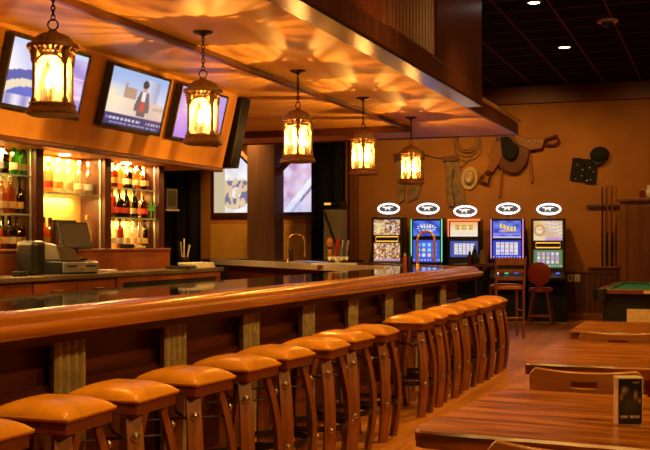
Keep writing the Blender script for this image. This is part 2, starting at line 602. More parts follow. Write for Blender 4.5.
MB().sweep(line, [(0.10, 0.94), (0.10, 0.985), (0.29, 0.985), (0.29, 0.94)]).build('rail_support', M['panelwood'], bar)
MB().sweep(line, [(0.195, 1.03), (0.195, 1.08), (1.05, 1.08), (1.05, 1.03)]).build('countertop', M['granite'], bar)
MB().sweep([(-3.60, 11.85), (-8.04, 16.29)], [(-0.03, 1.01), (-0.03, 1.10), (0.05, 1.10), (0.05, 1.01)]).build('steel_edge', M['steel'], bar, bevel=0.008)
for y in [1.12 + k for k in range(11)]:
    b = MB()
    n = 40
    pts = []
    for k in range(n + 1):
        yy = -0.125 + 0.25 * k / n
        pts.append((-2.772 + 0.022 * math.cos(2 * PI * k / n * 4), y + yy))
    a = [b.bm.verts.new((px, py, 0.02)) for px, py in pts]
    c = [b.bm.verts.new((px, py, 0.975)) for px, py in pts]
    for k in range(n):
        b.bm.faces.new((a[k], a[k + 1], c[k + 1], c[k]))
    st = b.build('corrugated_strip', M['zinc'], bar, smooth='all')
    for zz in (0.90, 0.20):
        for q in (-0.094, 0.031, 0.094):
            MB().ball((-2.755, y + q, zz), 0.008, 5).build('screw', M['bolt'], st)

# ------------------------------------------------------------------ bar stools
def make_stool():
    t = thing('bar_stool', 'x', 'bar stool', group='barrel-stave bar stools along the bar')
    h = 0.162
    MB().box(-h, h, -h, h, 0.685, 0.735).build('apron', M['stave_dark'], t, bevel=0.006)
    b = MB()
    n = 16
    grid = []
    for j in range(n + 1):
        row = []
        for i in range(n + 1):
            x, y = 2 * i / n - 1, 2 * j / n - 1
            e = (1 - abs(x) ** 2.6) * (1 - abs(y) ** 2.6)
            z = 0.735 + 0.012 + 0.052 * e ** 0.55 + 0.006 * (1 - min(1, abs(abs(x) - abs(y)) * 4)) * (abs(x) + abs(y)) / 2 * (1 if e > 0 else 0)
            row.append(b.bm.verts.new((x * (h + 0.008), y * (h + 0.008), z)))
        grid.append(row)
    for j in range(n):
        for i in range(n):
            b.bm.faces.new((grid[j][i], grid[j][i + 1], grid[j + 1][i + 1], grid[j + 1][i]))
    rim = [grid[0][i] for i in range(n)] + [grid[j][n] for j in range(n)] + [grid[n][i] for i in range(n, 0, -1)] + [grid[j][0] for j in range(n, 0, -1)]
    low = [b.bm.verts.new((v.co.x * 0.995, v.co.y * 0.995, 0.733)) for v in rim]
    b.ringbridge(low, rim)
    b.bm.faces.new(low)
    cu = b.build('cushion', M['leather'], t, smooth='all')
    b = MB()
    q = h + 0.007
    b.tube([(-q, -q, 0.743), (q, -q, 0.743), (q, q, 0.743), (-q, q, 0.743)], 0.0065, 6, True)
    b.build('piping', M['leather'], cu, smooth=True)
    for k in range(4):
        a = PI / 4 + k * PI / 2
        d, s = Vector((math.cos(a), math.sin(a), 0)), Vector((-math.sin(a), math.cos(a), 0))
        b = MB()
        rings = []
        m = 12
        for j in range(m + 1):
            f = j / m
            z = 0.70 * f
            r = 0.158 + 0.055 * math.sin(PI * min(1, f * 1.0)) ** 1.0 + 0.03 * (1 - f)
            w = 0.031 + 0.004 * math.sin(PI * f)
            c = d * r + Vector((0, 0, z))
            rings.append([b.bm.verts.new(c + s * w * sx + d * 0.014 * dx) for sx, dx in ((-1, -1), (1, -1), (1, 1), (-1, 1))])
        for j in range(m):
            b.ringbridge(rings[j], rings[j + 1])
        b.bm.faces.new(list(reversed(rings[0])))
        b.bm.faces.new(rings[-1])
        lg = b.build('leg', M['stave'], t, smooth=True)
        for z, r in ((0.60, 0.158 + 0.055 * math.sin(PI * 0.857) + 0.018), (0.27, 0.158 + 0.055 * math.sin(PI * 0.386) + 0.03)):
            c = d * (r + 0.010) + Vector((0, 0, z))
            b = MB()
            b.lathe([(0.019, 0.0), (0.019, 0.004), (0.0125, 0.006), (0.0115, 0.012), (0.006, 0.017)], 12)
            bmesh.ops.transform(b.bm, matrix=Matrix.Translation(c) @ Matrix.Rotation(a, 4, 'Z') @ Matrix.Rotation(PI / 2, 4, 'Y'), verts=b.bm.verts[:])
            b.build('bolt', M['bolt'], lg, smooth=True)
    b = MB()
    pts = []
    for k in range(32):
        a = 2 * PI * k / 32
        pts.append((0.196 * math.cos(a), 0.196 * math.sin(a), 0.27))
    b.tube(pts, 0.014, 6, True, flat=(0.5, 1.5))
    b.build('foot_ring', M['iron'], t, smooth=True)
    b = MB()
    b.cyl((-0.13, -0.13, 0.56), (0.13, 0.13, 0.56), 0.006, 6)
    b.cyl((-0.13, 0.13, 0.56), (0.13, -0.13, 0.56), 0.006, 6)
    b.build('cross_rod', M['iron'], t)
    return t
st0 = make_stool()
ORD = ['first', 'second', 'third', 'fourth', 'fifth', 'sixth', 'seventh', 'eighth', 'ninth', 'tenth']
near_y = [2.84, 3.37, 3.85, 4.39, 4.95, 5.49, 6.04, 6.60, 7.12]
far_y = [8.22, 8.78, 9.33, 9.87, 10.40, 10.92, 11.42]
spots = []
for k, y in enumerate(near_y):
    if k == 0:
        lb = 'tan leather bar stool cut by the photo edge at the near end of the bar'
    elif k == 8:
        lb = 'tan leather bar stool just before the gap in the row, legs against dark floor'
    else:
        lb = 'tan leather bar stool, ' + ORD[k] + ' from the near end of the bar'
    spots.append((y, lb))
for k, y in enumerate(far_y):
    lb = ('tan leather bar stool just beyond the gap in the row' if k == 0 else
          'tan leather bar stool at the far end of the bar' if k == 6 else
          'tan leather bar stool, ' + ORD[k] + ' beyond the gap in the row')
    spots.append((y, lb))
for k, (y, lb) in enumerate(spots):
    rz = R.uniform(-0.10, 0.10)
    loc = (-2.31 + R.uniform(-0.02, 0.02), y, 0)
    if k == 0:
        st0.location, st0['label'] = loc, lb
        st0.rotation_euler = (0, 0, rz)
    else:
        dup(st0, loc, rz, lb)

# ------------------------------------------------------------------ lanterns
def make_lantern():
    t = thing('pendant_lantern', 'x', 'pendant lamp', group='lanterns over the bar')
    s = 0.077
    b = MB()
    b.lathe([(0.084, 0.290), (0.092, 0.300), (0.112, 0.324), (0.128, 0.334), (0.131, 0.344), (0.127, 0.356), (0.104, 0.362), (0.101, 0.374), (0.086, 0.394), (0.056, 0.411), (0.028, 0.419), (0.018, 0.432), (0.005, 0.437)], 28)
    b.build('roof', M['bronze'], t, smooth=True)
    b = MB()
    for k in range(28):
        a = 2 * PI * k / 28
        b.ball((0.110 * math.cos(a), 0.110 * math.sin(a), 0.316), 0.0075, 4)
    b.build('frieze', M['bronze'], t, smooth=True)
    b = MB()
    b.lathe([(0.118, 0.0), (0.122, 0.012), (0.112, 0.03), (0.104, 0.042), (0.108, 0.052), (0.10, 0.062)], 24, sq=5)
    b.build('base', M['bronze'], t, smooth=True)
    for k in range(4):
        a = PI / 4 + k * PI / 2
        c = Vector((math.cos(a), math.sin(a), 0)) * s * math.sqrt(2)
        b = MB()
        b.lathe([(0.016, 0.055), (0.016, 0.075), (0.010, 0.085), (0.009, 0.25), (0.015, 0.262), (0.017, 0.285), (0.02, 0.318)], 8, (c.x, c.y, 0))
        b.build('post', M['bronze'], t, smooth=True)
    for k in range(4):
        m = Matrix.Rotation(k * PI / 2, 4, 'Z')
        b = MB()
        b.poly([m @ Vector(p) for p in ((-s + 0.004, -s, 0.062), (s - 0.004, -s, 0.062), (s - 0.004, -s, 0.315), (-s + 0.004, -s, 0.315))])
        pane = b.build('pane', M['lglass'], t)
        b = MB()                                     # arched spandrel over the pane
        ar = []
        for j in range(13):
            a = PI * j / 12
            ar.append((0.062 * math.cos(a), 0.245 + 0.05 * math.sin(a)))
        for j in range(12):
            (x0, z0), (x1, z1) = ar[j], ar[j + 1]
            b.poly([m @ Vector(p) for p in ((x0, -s - 0.004, z0), (x0 * 1.16, -s - 0.004, z0 + 0.010), (x1 * 1.16, -s - 0.004, z1 + 0.010), (x1, -s - 0.004, z1))])
        b.build('arch', M['bronze'], t)
    b = MB()
    b.lathe([(0.02, 0.06), (0.018, 0.10), (0.012, 0.112)], 10)
    for q in range(3):
        a = q * 2 * PI / 3 + 0.4
        b.lathe([(0.009, 0.07), (0.009, 0.135)], 8, (0.034 * math.cos(a), 0.034 * math.sin(a), 0))
    b.build('candle_holder', M['bronze'], t, smooth=True)
    for q in range(3):
        a = q * 2 * PI / 3 + 0.4
        b = MB()
        b.lathe([(0.006, 0.135), (0.015, 0.155), (0.016, 0.175), (0.010, 0.20), (0.002, 0.222)], 10, (0.034 * math.cos(a), 0.034 * math.sin(a), 0))
        b.build('bulb', M['bulb'], t, smooth=True)
    b = MB()
    b.torus((0, 0, 0.458), 0.026, 0.0045, 18, 6, Matrix.Rotation(PI / 2, 4, 'X'))
    z, k = 0.496, 0
    while z < 0.715:
        b.torus((0, 0, z), 0.0165, 0.0035, 12, 5, Matrix.Rotation(PI / 2 if k % 2 else 0, 4, 'Z') @ Matrix.Rotation(PI / 2, 4, 'X') @ Matrix.Diagonal((0.6, 1.0, 1, 1)))
        z += 0.0235
        k += 1
    b.build('chain', M['iron'], t, smooth=True)
    b = MB()
    b.lathe([(0.012, 0.705), (0.028, 0.715), (0.062, 0.725), (0.066, 0.735)], 20)
    b.build('ceiling_canopy', M['iron'], t, smooth=True)
    return t
ln0 = make_lantern()
LAMPS = [(4.567, 0.38, 'lit bronze lantern in front of the leftmost television, nearest of the row'),
         (6.24, 0.24, 'lit bronze lantern overlapping the lilac television screen'),
         (7.915, -0.41, 'lit bronze lantern hanging in front of the right edge of the pillar'),
         (9.59, -0.45, 'lit bronze lantern hanging in front of the black stage curtain'),
         (11.27, -0.5, 'lit bronze lantern nearest the slot machines, farthest of the row')]
for k, (y, rz, lb) in enumerate(LAMPS):
    loc = (-3.15, y, 2.015)
    if k == 0:
        ln0.location, ln0['label'] = loc, lb
        ln0.rotation_euler = (0, 0, rz)
    else:
        dup(ln0, loc, rz, lb)
    lamp('lantern_light', 'POINT', (-3.15, y, 2.015 + 0.19), 75, (1.0, 0.49, 0.10), 0.003)

# ------------------------------------------------------------------ televisions on the soffit
def tv_news(u, v):
    c = lerp((0.80, 0.78, 0.82), (0.36, 0.50, 0.85), v * 1.2 - 0.1)
    if v < 0.52:
        c = lerp((0.62, 0.50, 0.45), (0.95, 0.80, 0.62), 1 - abs(u - 0.12) * 1.6)
    c = lerp(c, (1.0, 0.86, 0.55), max(0, 0.9 - math.hypot(u - 0.08, (v - 0.55) * 1.2) * 3.2))
    if 0.26 < u < 0.46 and 0.50 < v < 0.78 - 0.08 * (u > 0.30):
        c = (0.46, 0.30, 0.22)
    if 0.56 < u < 0.86 and 0.50 < v < 0.92:
        w = 0.15 - 0.05 * (0.92 - v)
        if abs(u - 0.71) < w:
            c = lerp((0.60, 0.64, 0.80), (0.36, 0.40, 0.58), abs(u - 0.66) * 6)
    if v < 0.44 and u > 0.80 and v > 0.38:
        c = (0.45, 0.36, 0.34)
    # standing figure in a dark jacket and red shirt
    if abs(u - 0.60) < 0.035 and 0.66 < v < 0.84:
        c = (0.58, 0.34, 0.25)
    if math.hypot((u - 0.60) / 0.055, (v - 0.82) / 0.075) < 1:
        c = (0.06, 0.04, 0.05)
    if 0.22 < v < 0.68 and abs(u - 0.60) < 0.075 + 0.055 * min(1, (0.68 - v) * 4) - (0.05 if v < 0.32 else 0):
        c = (0.13, 0.10, 0.13)
        if abs(u - 0.595) < 0.035 and v > 0.32:
            c = (0.60, 0.06, 0.05) if v < 0.52 else (0.85, 0.80, 0.78)
    if v < 0.20:
        c = (0.05, 0.045, 0.17)
        if 0.09 < v < 0.14 and int(u * 46) % 3 and 0.05 < u < 0.62:
            c = (0.62, 0.62, 0.72)
        if 0.03 < v < 0.06 and int(u * 50) % 4 and 0.1 < u < 0.92:
            c = (0.40, 0.40, 0.55)
        if 0.09 < v < 0.15 and u > 0.72 and int(u * 40) % 2:
            c = (0.55, 0.50, 0.6)
    return c

def tv_left(u, v):
    c = lerp((0.55, 0.58, 0.88), (0.93, 0.92, 1.0), 0.5 + 0.5 * math.sin(u * 7 + v * 3))
    d = math.hypot(u - 0.30, v + 0.05)
    for r, k in ((0.62, (0.10, 0.12, 0.45)), (0.48, (0.85, 0.75, 0.55)), (0.36, (0.12, 0.16, 0.62))):
        if d < r and u < 0.62:
            c = k
    if v < 0.16:
        c = lerp((0.85, 0.80, 0.95), (0.35, 0.30, 0.6), 0.5 + 0.5 * math.sin(u * 30))
    if u > 0.66:
        c = lerp((0.34, 0.26, 0.66), (0.62, 0.50, 0.88), 0.5 + 0.5 * math.sin(v * 13 + u * 9))
        if 0.28 < v < 0.34 or 0.6 < v < 0.63:
            c = (0.85, 0.62, 0.78)
    if v > 0.92:
        c = (0.62, 0.7, 0.95)
    return c

def tv_lilac(u, v):
    c = lerp((0.50, 0.24, 0.78), (0.52, 0.36, 0.78), v)
    c = lerp(c, (1.0, 0.80, 0.62), max(0, 0.85 - math.hypot((u - 0.26) * 1.2, v - 0.66) * 3.2))
    if abs(v - 0.36 - 0.1 * u) < 0.01 or abs(v - 0.60 - 0.1 * u) < 0.008:
        c = lerp(c, (0.4, 0.2, 0.6), 0.5)
    return c

sd = Vector((SOF_B[0] - SOF_T[0], 0, SOF_B[1] - SOF_T[1])).normalized()      # down the slope
outn = Vector((-sd.z, 0, sd.x))                                               # away from the soffit, into the room
def soffit_tv(y0, y1, ztop, zbot, fn, label):
    w = y1 - y0
    h = (ztop - zbot) / -sd.z
    top = Vector((SOF_T[0], 0, SOF_T[1])) + sd * ((SOF_T[1] - ztop) / -sd.z)
    org = top + Vector((0, (y0 + y1) / 2, 0))
    m = Matrix((( 0, -outn.x, -sd.x, org.x), (1, 0, 0, org.y), (0, -outn.z, -sd.z, org.z), (0, 0, 0, 1)))
    t = thing('television', label, 'television', group='televisions on the slanted soffit')
    t.matrix_world = m                                # local x along the soffit, -y outward, z up the slope
    f = MB()
    f.box(-w / 2, w / 2, -0.075, -0.02, -h, 0.0)
    f.build('housing', M['black'], t, bevel=0.006)
    f = MB()
    for x0, x1, z0, z1 in ((-w / 2, w / 2, -0.02, 0), (-w / 2, w / 2, -h, -h + 0.026), (-w / 2, -w / 2 + 0.018, -h + 0.026, -0.02), (w / 2 - 0.018, w / 2, -h + 0.026, -0.02)):
        f.box(x0, x1, -0.083, -0.07, z0, z1)
    f.build('bezel', M['black'], t)
    picture('screen', w - 0.036, h - 0.046, 72, 46, fn, M['tvscreen'], t, -0.0765, -h + 0.026)
    f = MB()
    f.box(-0.15, 0.15, -0.02, 0.0, -h * 0.75, -h * 0.25)
    f.build('bracket', M['black'], t)
    return t
soffit_tv(5.56, 6.44, 2.705, 2.25, tv_left, 'wide television glowing white and blue, partly hidden behind the nearest lantern')
soffit_tv(6.73, 7.61, 2.705, 2.25, tv_news, 'television showing a person in a dark jacket with a ticker below')
soffit_tv(7.80, 8.68, 2.705, 2.25, tv_lilac, 'television with a lilac screen, partly behind the second lantern')
lsp = thing('loudspeaker', 'tall black slanted loudspeaker hanging past the end of the ochre soffit', 'loudspeaker', (-4.8, 9.16, 2.09))
b = MB()
b.hexa([(0.47, 0, 0), (0.47, 0.18, 0), (-0.3, 0.18, 0), (-0.3, 0, 0), (0.60, 0, 0.655), (0.60, 0.18, 0.655), (-0.3, 0.18, 0.655), (-0.3, 0, 0.655)])
b.build('housing', M['black'], lsp, bevel=0.01)
MB().box(-0.22, -0.26 + 0.4, -0.141, 0.0, 0.2, 0.4).build('mounting_bracket', M['iron'], lsp)
MB().box(-0.26, 0.42, 0.18, 0.19, 0.05, 0.60).build('grille', M['matte'], lsp)

# ------------------------------------------------------------------ back bar: counter, shelves
bc = thing('back_bar_cabinet', 'dark wood back bar counter with drawers and stone top under the bottle shelves', 'cabinet')
MB().box(-4.92, -4.20, 1.0, 8.74, 1.115, 1.15).build('countertop', M['backtop'], bc, bevel=0.006)
MB().box(-4.92, -4.24, 1.0, 8.70, 0.10, 1.115).build('carcass', M['cabwood'], bc)
MB().box(-4.92, -4.32, 1.0, 8.70, 0.0, 0.10).build('plinth', M['darkwood'], bc)
for y in (3.0, 3.52, 4.04, 4.56, 5.08, 5.90, 6.42):
    d = MB().box(-4.245, -4.225, y + 0.01, y + 0.50, 0.96, 1.10).build('drawer', M['cabwood'], bc, bevel=0.006)
    b = MB()
    b.tube([(-4.225, y + 0.20, 1.045), (-4.20, y + 0.21, 1.045), (-4.20, y + 0.30, 1.045), (-4.225, y + 0.31, 1.045)], 0.006, 6)
    b.build('handle', M['bolt'], d)
for y in (3.0, 3.52, 4.04, 4.56, 5.08, 5.90, 6.42):
    d = MB().box(-4.245, -4.225, y + 0.01, y + 0.50, 0.14, 0.94).build('door', M['cabwood'], bc, bevel=0.006)
    b = MB()
    b.cyl((-4.21, y + 0.08, 0.8), (-4.21, y + 0.08, 0.9), 0.006, 6)
    b.build('handle', M['bolt'], d)
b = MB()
b.box(-4.242, -4.228, 7.02, 8.62, 0.62, 1.07)  # flat black sheet on the carcass, standing in for shade inside an opening
b.build('cubby_shade', M['matte'], bc)
b = MB()
b.box(-4.25, -4.218, 6.94, 8.70, 1.07, 1.115).box(-4.25, -4.218, 8.62, 8.70, 0.6, 1.07).box(-4.25, -4.218, 6.94, 7.02, 0.6, 1.07)
b.build('face_frame', M['cabwood'], bc)
MB().box(-4.92, -4.59, 1.0, yat(170, -4.59), 1.15, 1.305).build('raised_step', M['cabwood'], bc)
MB().box(-4.92, -4.57, 1.0, yat(171, -4.57), 1.305, 1.325).build('step_ledge', M['redwood'], bc, bevel=0.005)

sh = thing('back_bar_shelving', 'lit bottle shelving with dark wood dividers and glass shelves behind the bar', 'shelving')
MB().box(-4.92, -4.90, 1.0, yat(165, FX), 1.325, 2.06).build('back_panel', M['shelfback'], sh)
for y in (5.20, yat(36, FX), yat(105, FX), yat(159, FX)):
    d = MB().box(-4.90, -4.70, y, y + 0.04, 1.325, 2.06).build('divider', M['shelfwood'], sh)
    MB().box(-4.70, FX, y, y + 0.095, 1.325, 2.06).build('post', M['darkwood'], d)
    MB().box(-4.72, -4.705, y - 0.010, y - 0.001, 1.325, 2.06).build('shelf_standard', M['silver'], d)
BAYS = {'left': (5.25, yat(36, FX) - 0.011), 'middle': (yat(36, FX) + 0.041, yat(105, FX) - 0.011), 'right': (yat(105, FX) + 0.041, yat(159, FX) - 0.011)}
SHZ = {'left': (1.58, 1.86), 'middle': (1.755,), 'right': (1.585, 1.835)}
for k, (y0, y1) in BAYS.items():
    for z in SHZ[k]:
        g = MB().box(-4.895, -4.705, y0, y1, z - 0.008, z).build('glass_shelf', M['shelfglass'], sh)
        MB().box(-4.705, -4.70, y0, y1, z - 0.009, z + 0.001).build('polished_edge', M['glassedge'], g)
    dl = MB()
    dl.lathe([(0.045, 0.0), (0.045, 0.012)], 16, (-4.75, (y0 + y1) / 2, 2.047))
    tag(dl.build('recessed_light', M['downlight']), 'round recessed light in the soffit above the ' + k + ' bottle bay', 'ceiling light', 'soffit downlights')

# bottle kinds: profile, body, label, cap
def glassy(name, c, rough=0.08, trans=0.85):
    m, nt, b_ = newmat(name)
    b_.inputs['Base Color'].default_value = col4(c)
    b_.inputs['Roughness'].default_value = rough
    b_.inputs['Transmission Weight'].default_value = trans
    b_.inputs['IOR'].default_value = 1.25
    return m
G = {'clear': clear('clear_bottle_glass', (0.93, 0.90, 0.82), 0.20, 0.30, (1.0, 0.92, 0.78)),
     'amber': clear('amber_liquor_glass', (0.74, 0.30, 0.05), 0.12, 0.25, (0.9, 0.36, 0.05)),
     'brown': clear('brown_liquor_glass', (0.30, 0.09, 0.02), 0.12, 0.2, (0.4, 0.12, 0.03)),
     'dark': clear('dark_bottle_glass', (0.045, 0.02, 0.012), 0.10, 0.1, (0.08, 0.03, 0.02)),
     'green': clear('green_gin_glass', (0.10, 0.50, 0.06), 0.12, 0.35, (0.16, 0.70, 0.10)),
     'orange': clear('orange_liquor_glass', (0.85, 0.36, 0.06), 0.12, 0.3, (1.0, 0.40, 0.06)),
     'pink': clear('pink_liquor_glass', (0.92, 0.55, 0.38), 0.15, 0.3, (1.0, 0.5, 0.32))}
LB = {'cream': plain('cream_label', (0.50, 0.36, 0.18), 0.6), 'white': plain('white_label', (0.66, 0.58, 0.42), 0.6),
      'black': plain('black_label', (0.02, 0.018, 0.018), 0.5), 'red': plain('red_label', (0.50, 0.05, 0.03), 0.5),
      'gold': plain('gold_label', (0.70, 0.42, 0.10), 0.35, 0.5), 'blue': plain('slate_label', (0.30, 0.34, 0.40), 0.5)}
PROF = {'tall': [(0.034, 0), (0.036, 0.006), (0.036, 0.155), (0.033, 0.17), (0.016, 0.19), (0.0125, 0.20), (0.0125, 0.245)],
        'square': [(0.037, 0), (0.039, 0.006), (0.039, 0.135), (0.034, 0.15), (0.016, 0.165), (0.013, 0.175), (0.013, 0.215)],
        'wine': [(0.033, 0), (0.035, 0.006), (0.035, 0.14), (0.030, 0.165), (0.015, 0.195), (0.0125, 0.205), (0.0125, 0.255)],
        'decanter': [(0.040, 0), (0.052, 0.02), (0.054, 0.06), (0.045, 0.095), (0.020, 0.115), (0.014, 0.125), (0.014, 0.15)],
        'slim': [(0.026, 0), (0.028, 0.005), (0.028, 0.165), (0.024, 0.18), (0.012, 0.20), (0.011, 0.255)]}
BP = {}
def bottle_proto(shape, glass, label, cap):
    key = (shape, glass, label, cap)
    if key in BP:
        return BP[key]
    t = thing('liquor_bottle', 'x', 'bottle')
    pr_ = PROF[shape]
    top = pr_[-1][1]
    MB().lathe(pr_, 14, sq=(6 if shape == 'square' else None)).build('glass_body', G[glass], t, smooth=True)
    r = pr_[2][0] if shape != 'decanter' else 0.0545
    z0, z1 = (0.04, 0.088) if shape != 'decanter' else (0.035, 0.065)
    MB().lathe([(r + 0.001, z0), (r + 0.001, z1)], 14, cap=False, sq=(6 if shape == 'square' else None)).build('paper_label', LB[label], t, smooth=True)
    MB().lathe([(pr_[-1][0] + 0.003, top - 0.012), (pr_[-1][0] + 0.004, top + 0.022), (pr_[-1][0] + 0.001, top + 0.025)], 10).build('cap', LB[cap], t, smooth=True)
    BP[key] = [t, False]
    return BP[key]
LOOK = {'clear': 'clear', 'amber': 'amber', 'brown': 'brown', 'dark': 'dark', 'green': 'green', 'orange': 'orange', 'pink': 'pink-tinted'}
SHP = {'tall': 'bottle', 'square': 'square-shouldered bottle', 'wine': 'long-necked bottle', 'decanter': 'squat decanter', 'slim': 'slim bottle'}
def place_bottle(shape, glass, label, cap, loc, text, group):
    e = bottle_proto(shape, glass, label, cap)
    if not e[1]:
        e[1] = True
        o = e[0]
        o.location = loc
    else:
        o = dup(e[0], loc, R.uniform(0, 6))
    o['label'] = text
    o['group'] = group
    return o
ROWS = [('left', 'top', 1.86, [(2, 'square', 'dark', 'black', 'black'), (14, 'tall', 'green', 'cream', 'cream'), (23, 'tall', 'green', 'cream', 'cream')]),
        ('left', 'middle', 1.58, [(-3, 'tall', 'clear', 'white', 'white'), (1.5, 'tall', 'amber', 'cream', 'white'), (10, 'tall', 'amber', 'cream', 'white'), (19, 'wine', 'dark', 'gold', 'black')]),
        ('left', 'bottom', 1.325, [(-6, 'square', 'amber', 'cream', 'black'), (2, 'square', 'brown', 'cream', 'black'), (9, 'square', 'brown', 'white', 'black'), (16, 'square', 'brown', 'cream', 'black'), (25, 'tall', 'amber', 'gold', 'gold')]),
        ('middle', 'top', 1.755, [(48.5, 'tall', 'pink', 'red', 'white'), (58.5, 'tall', 'clear', 'gold', 'white'), (68.5, 'tall', 'clear', 'cream', 'white'), (79, 'tall', 'clear', 'white', 'blue'), (88.5, 'tall', 'clear', 'blue', 'blue')]),
        ('middle', 'bottom', 1.325, [(43.5, 'square', 'amber', 'cream', 'black'), (50, 'square', 'brown', 'red', 'black'), (87, 'tall', 'clear', 'white', 'gold')]),
        ('right', 'top', 1.835, [(112, 'square', 'brown', 'gold', 'red'), (118.5, 'wine', 'orange', 'cream', 'gold'), (127, 'square', 'dark', 'white', 'black'), (136, 'tall', 'amber', 'cream', 'gold'), (143.5, 'square', 'brown', 'cream', 'gold')]),
        ('right', 'middle', 1.585, [(112, 'tall', 'brown', 'red', 'red'), (119, 'square', 'dark', 'red', 'red'), (126, 'wine', 'dark', 'red', 'black'), (134, 'wine', 'dark', 'cream', 'black'), (142.5, 'square', 'brown', 'red', 'gold')]),
        ('right', 'bottom', 1.325, [(112.5, 'tall', 'clear', 'white', 'gold'), (119.5, 'tall', 'brown', 'blue', 'black'), (126.5, 'tall', 'clear', 'white', 'white'), (133.5, 'tall', 'clear', 'white', 'blue'), (139.5, 'slim', 'clear', 'cream', 'gold'), (144.5, 'slim', 'dark', 'cream', 'black'), (151, 'decanter', 'orange', 'gold', 'gold')])]
for bay, row, z, items in ROWS:
    for k, (u, s_, g_, l_, c_) in enumerate(items):
        x = -4.785
        txt = '%s %s, %s from the left on the %s shelf of the %s bay' % (LOOK[g_], SHP[s_], ORD[k], row, bay)
        place_bottle(s_, g_, l_, c_, (x, yat(u, x), z + 0.001), txt, 'liquor bottles on the back bar shelves')
# a dark bottle before each divider top, a leaf-shaped ornament and a framed menu
x = -4.785
b = MB()
for k in range(5):
    a = k * 2 * PI / 5 + PI / 2
    b.prism([(0, 0), (0.028 * math.cos(a - 0.35), 0.028 * math.sin(a - 0.35)), (0.062 * math.cos(a), 0.062 * math.sin(a)), (0.028 * math.cos(a + 0.35), 0.028 * math.sin(a + 0.35))], -0.004, 0.004)
b.box(-0.006, 0.006, -0.006, 0.006, -0.10, 0.0)
o = b.build('leaf_ornament', M['green'])
o.location = (-4.73, yat(151, -4.73), 1.690)
o.rotation_euler = (0, 0, 0.6)
tag(o, 'green leaf-shaped ornament standing at the end of the right bay middle shelf', 'ornament')

def menu_paint(u, v):
    c = (0.16, 0.09, 0.05)
    for cx in (0.32, 0.68):
        if abs(u - cx) < 0.11 and 0.1 < v < 0.62:
            c = (0.78, 0.62, 0.42)
        if abs(u - cx) < 0.045 and 0.6 < v < 0.85:
            c = (0.70, 0.55, 0.4)
    if v > 0.88:
        c = (0.34, 0.30, 0.32)
    return c
fr = thing('picture_frame', 'small dark framed picture of bottles standing behind the till monitor', 'picture frame', (-4.705, yat(64, -4.705), 1.326), PI / 2 - 0.35)
b = MB()
for a in ((-0.105, 0.105, 0.20, 0.22), (-0.105, 0.105, 0, 0.02), (-0.105, -0.085, 0.02, 0.2), (0.085, 0.105, 0.02, 0.2)):
    b.box(a[0], a[1], -0.012, 0.008, a[2], a[3])
b.build('frame', M['black'], fr)
picture('print', 0.17, 0.18, 24, 24, menu_paint, M['print'], fr, -0.002, 0.02)

# cash register with printer and monitor
cr = thing('cash_register', 'black cash register with silver drawer front on the back bar counter', 'cash register', (-4.40, yat(67, -4.40), 1.151), PI / 2 - 0.2)
MB().box(-0.18, 0.18, -0.13, 0.17, 0.0, 0.09).build('drawer_housing', M['black'], cr, bevel=0.006)
d = MB().box(-0.175, 0.175, -0.145, -0.13, 0.010, 0.082).build('drawer_front', M['silver'], cr, bevel=0.004)
for sx in (-1, 1):
    MB().box(sx * 0.09 - 0.045, sx * 0.09 + 0.045, -0.149, -0.144, 0.05, 0.06).build('slot', M['black'], d)
MB().cyl((0.0, -0.151, 0.03), (0.0, -0.142, 0.03), 0.009, 10).build('lock', M['bolt'], d)
tp = MB()
tp.hexa([(-0.178, -0.12, 0.091), (0.02, -0.12, 0.091), (0.02, 0.14, 0.091), (-0.178, 0.14, 0.091),
         (-0.17, -0.06, 0.21), (0.02, -0.07, 0.17), (0.02, 0.13, 0.20), (-0.17, 0.13, 0.235)])
tp.build('printer', M['grey'], cr, bevel=0.012)
mo = thing('monitor', 'dark tilted till monitor standing on the cash register', 'monitor', (-4.40, yat(76, -4.40), 1.242), PI / 2 - 0.30)
mm = Matrix.Translation((-0.01, 0.0, 0.175)) @ Matrix.Rotation(-0.32, 4, 'X')
b = MB()
b.box(-0.135, 0.135, -0.010, 0.015, -0.095, 0.11, mm)
b.build('housing', M['black'], mo, bevel=0.005)
b = MB()
b.box(-0.12, 0.12, -0.013, -0.009, -0.078, 0.095, mm)
b.build('screen', M['grey'], mo)
b = MB()
b.box(-0.06, 0.06, -0.05, 0.06, 0.0, 0.018).box(-0.02, 0.02, 0.0, 0.025, 0.01, 0.15)
b.build('stand', M['black'], mo)
o = MB().box(-0.08, 0.08, -0.07, 0.07, 0, 0.235).build('receipt_printer', M['black'], bevel=0.03)
o.location = (-4.42, yat(31, -4.42), 1.151)
tag(o, 'black receipt printer left of the cash register', 'printer')
o = MB().lathe([(0.04, 0), (0.042, 0.03), (0.04, 0.034)], 14, sq=4).build('card_terminal', M['black'], smooth=True)
o.location = (-4.28, yat(20, -4.28), 1.151)
tag(o, 'small black card reader left of the till on the stone counter', 'card reader')
def stack(name, label, cat, loc, w, d, n, th, mat, rz=0.0):
    b = MB()
    for k in range(n):
        b.cbox((R.uniform(-0.008, 0.008), R.uniform(-0.008, 0.008), th * (k + 0.5)), (w, d, th * 0.9), R.uniform(-0.06, 0.06))
    o = b.build(name, mat)
    o.location = loc
    o.rotation_euler = (0, 0, rz)
    return tag(o, label, cat)
stack('napkin_stack', 'white napkins lying by the right end of the cash drawer', 'napkins', (-4.28, yat(107, -4.28), 1.151), 0.11, 0.11, 5, 0.004, M['paper'])
stack('menu_stack', 'stack of papers lying on the ledge below the right bottle bay', 'papers', (-4.605, yat(139, -4.605), 1.327), 0.05, 0.12, 3, 0.006, M['paper'])
o = MB().box(-0.03, 0.03, -0.07, 0.07, 0, 0.035).build('black_box', M['black'], bevel=0.004)
o.location = (-4.61, yat(127, -4.61), 1.327)
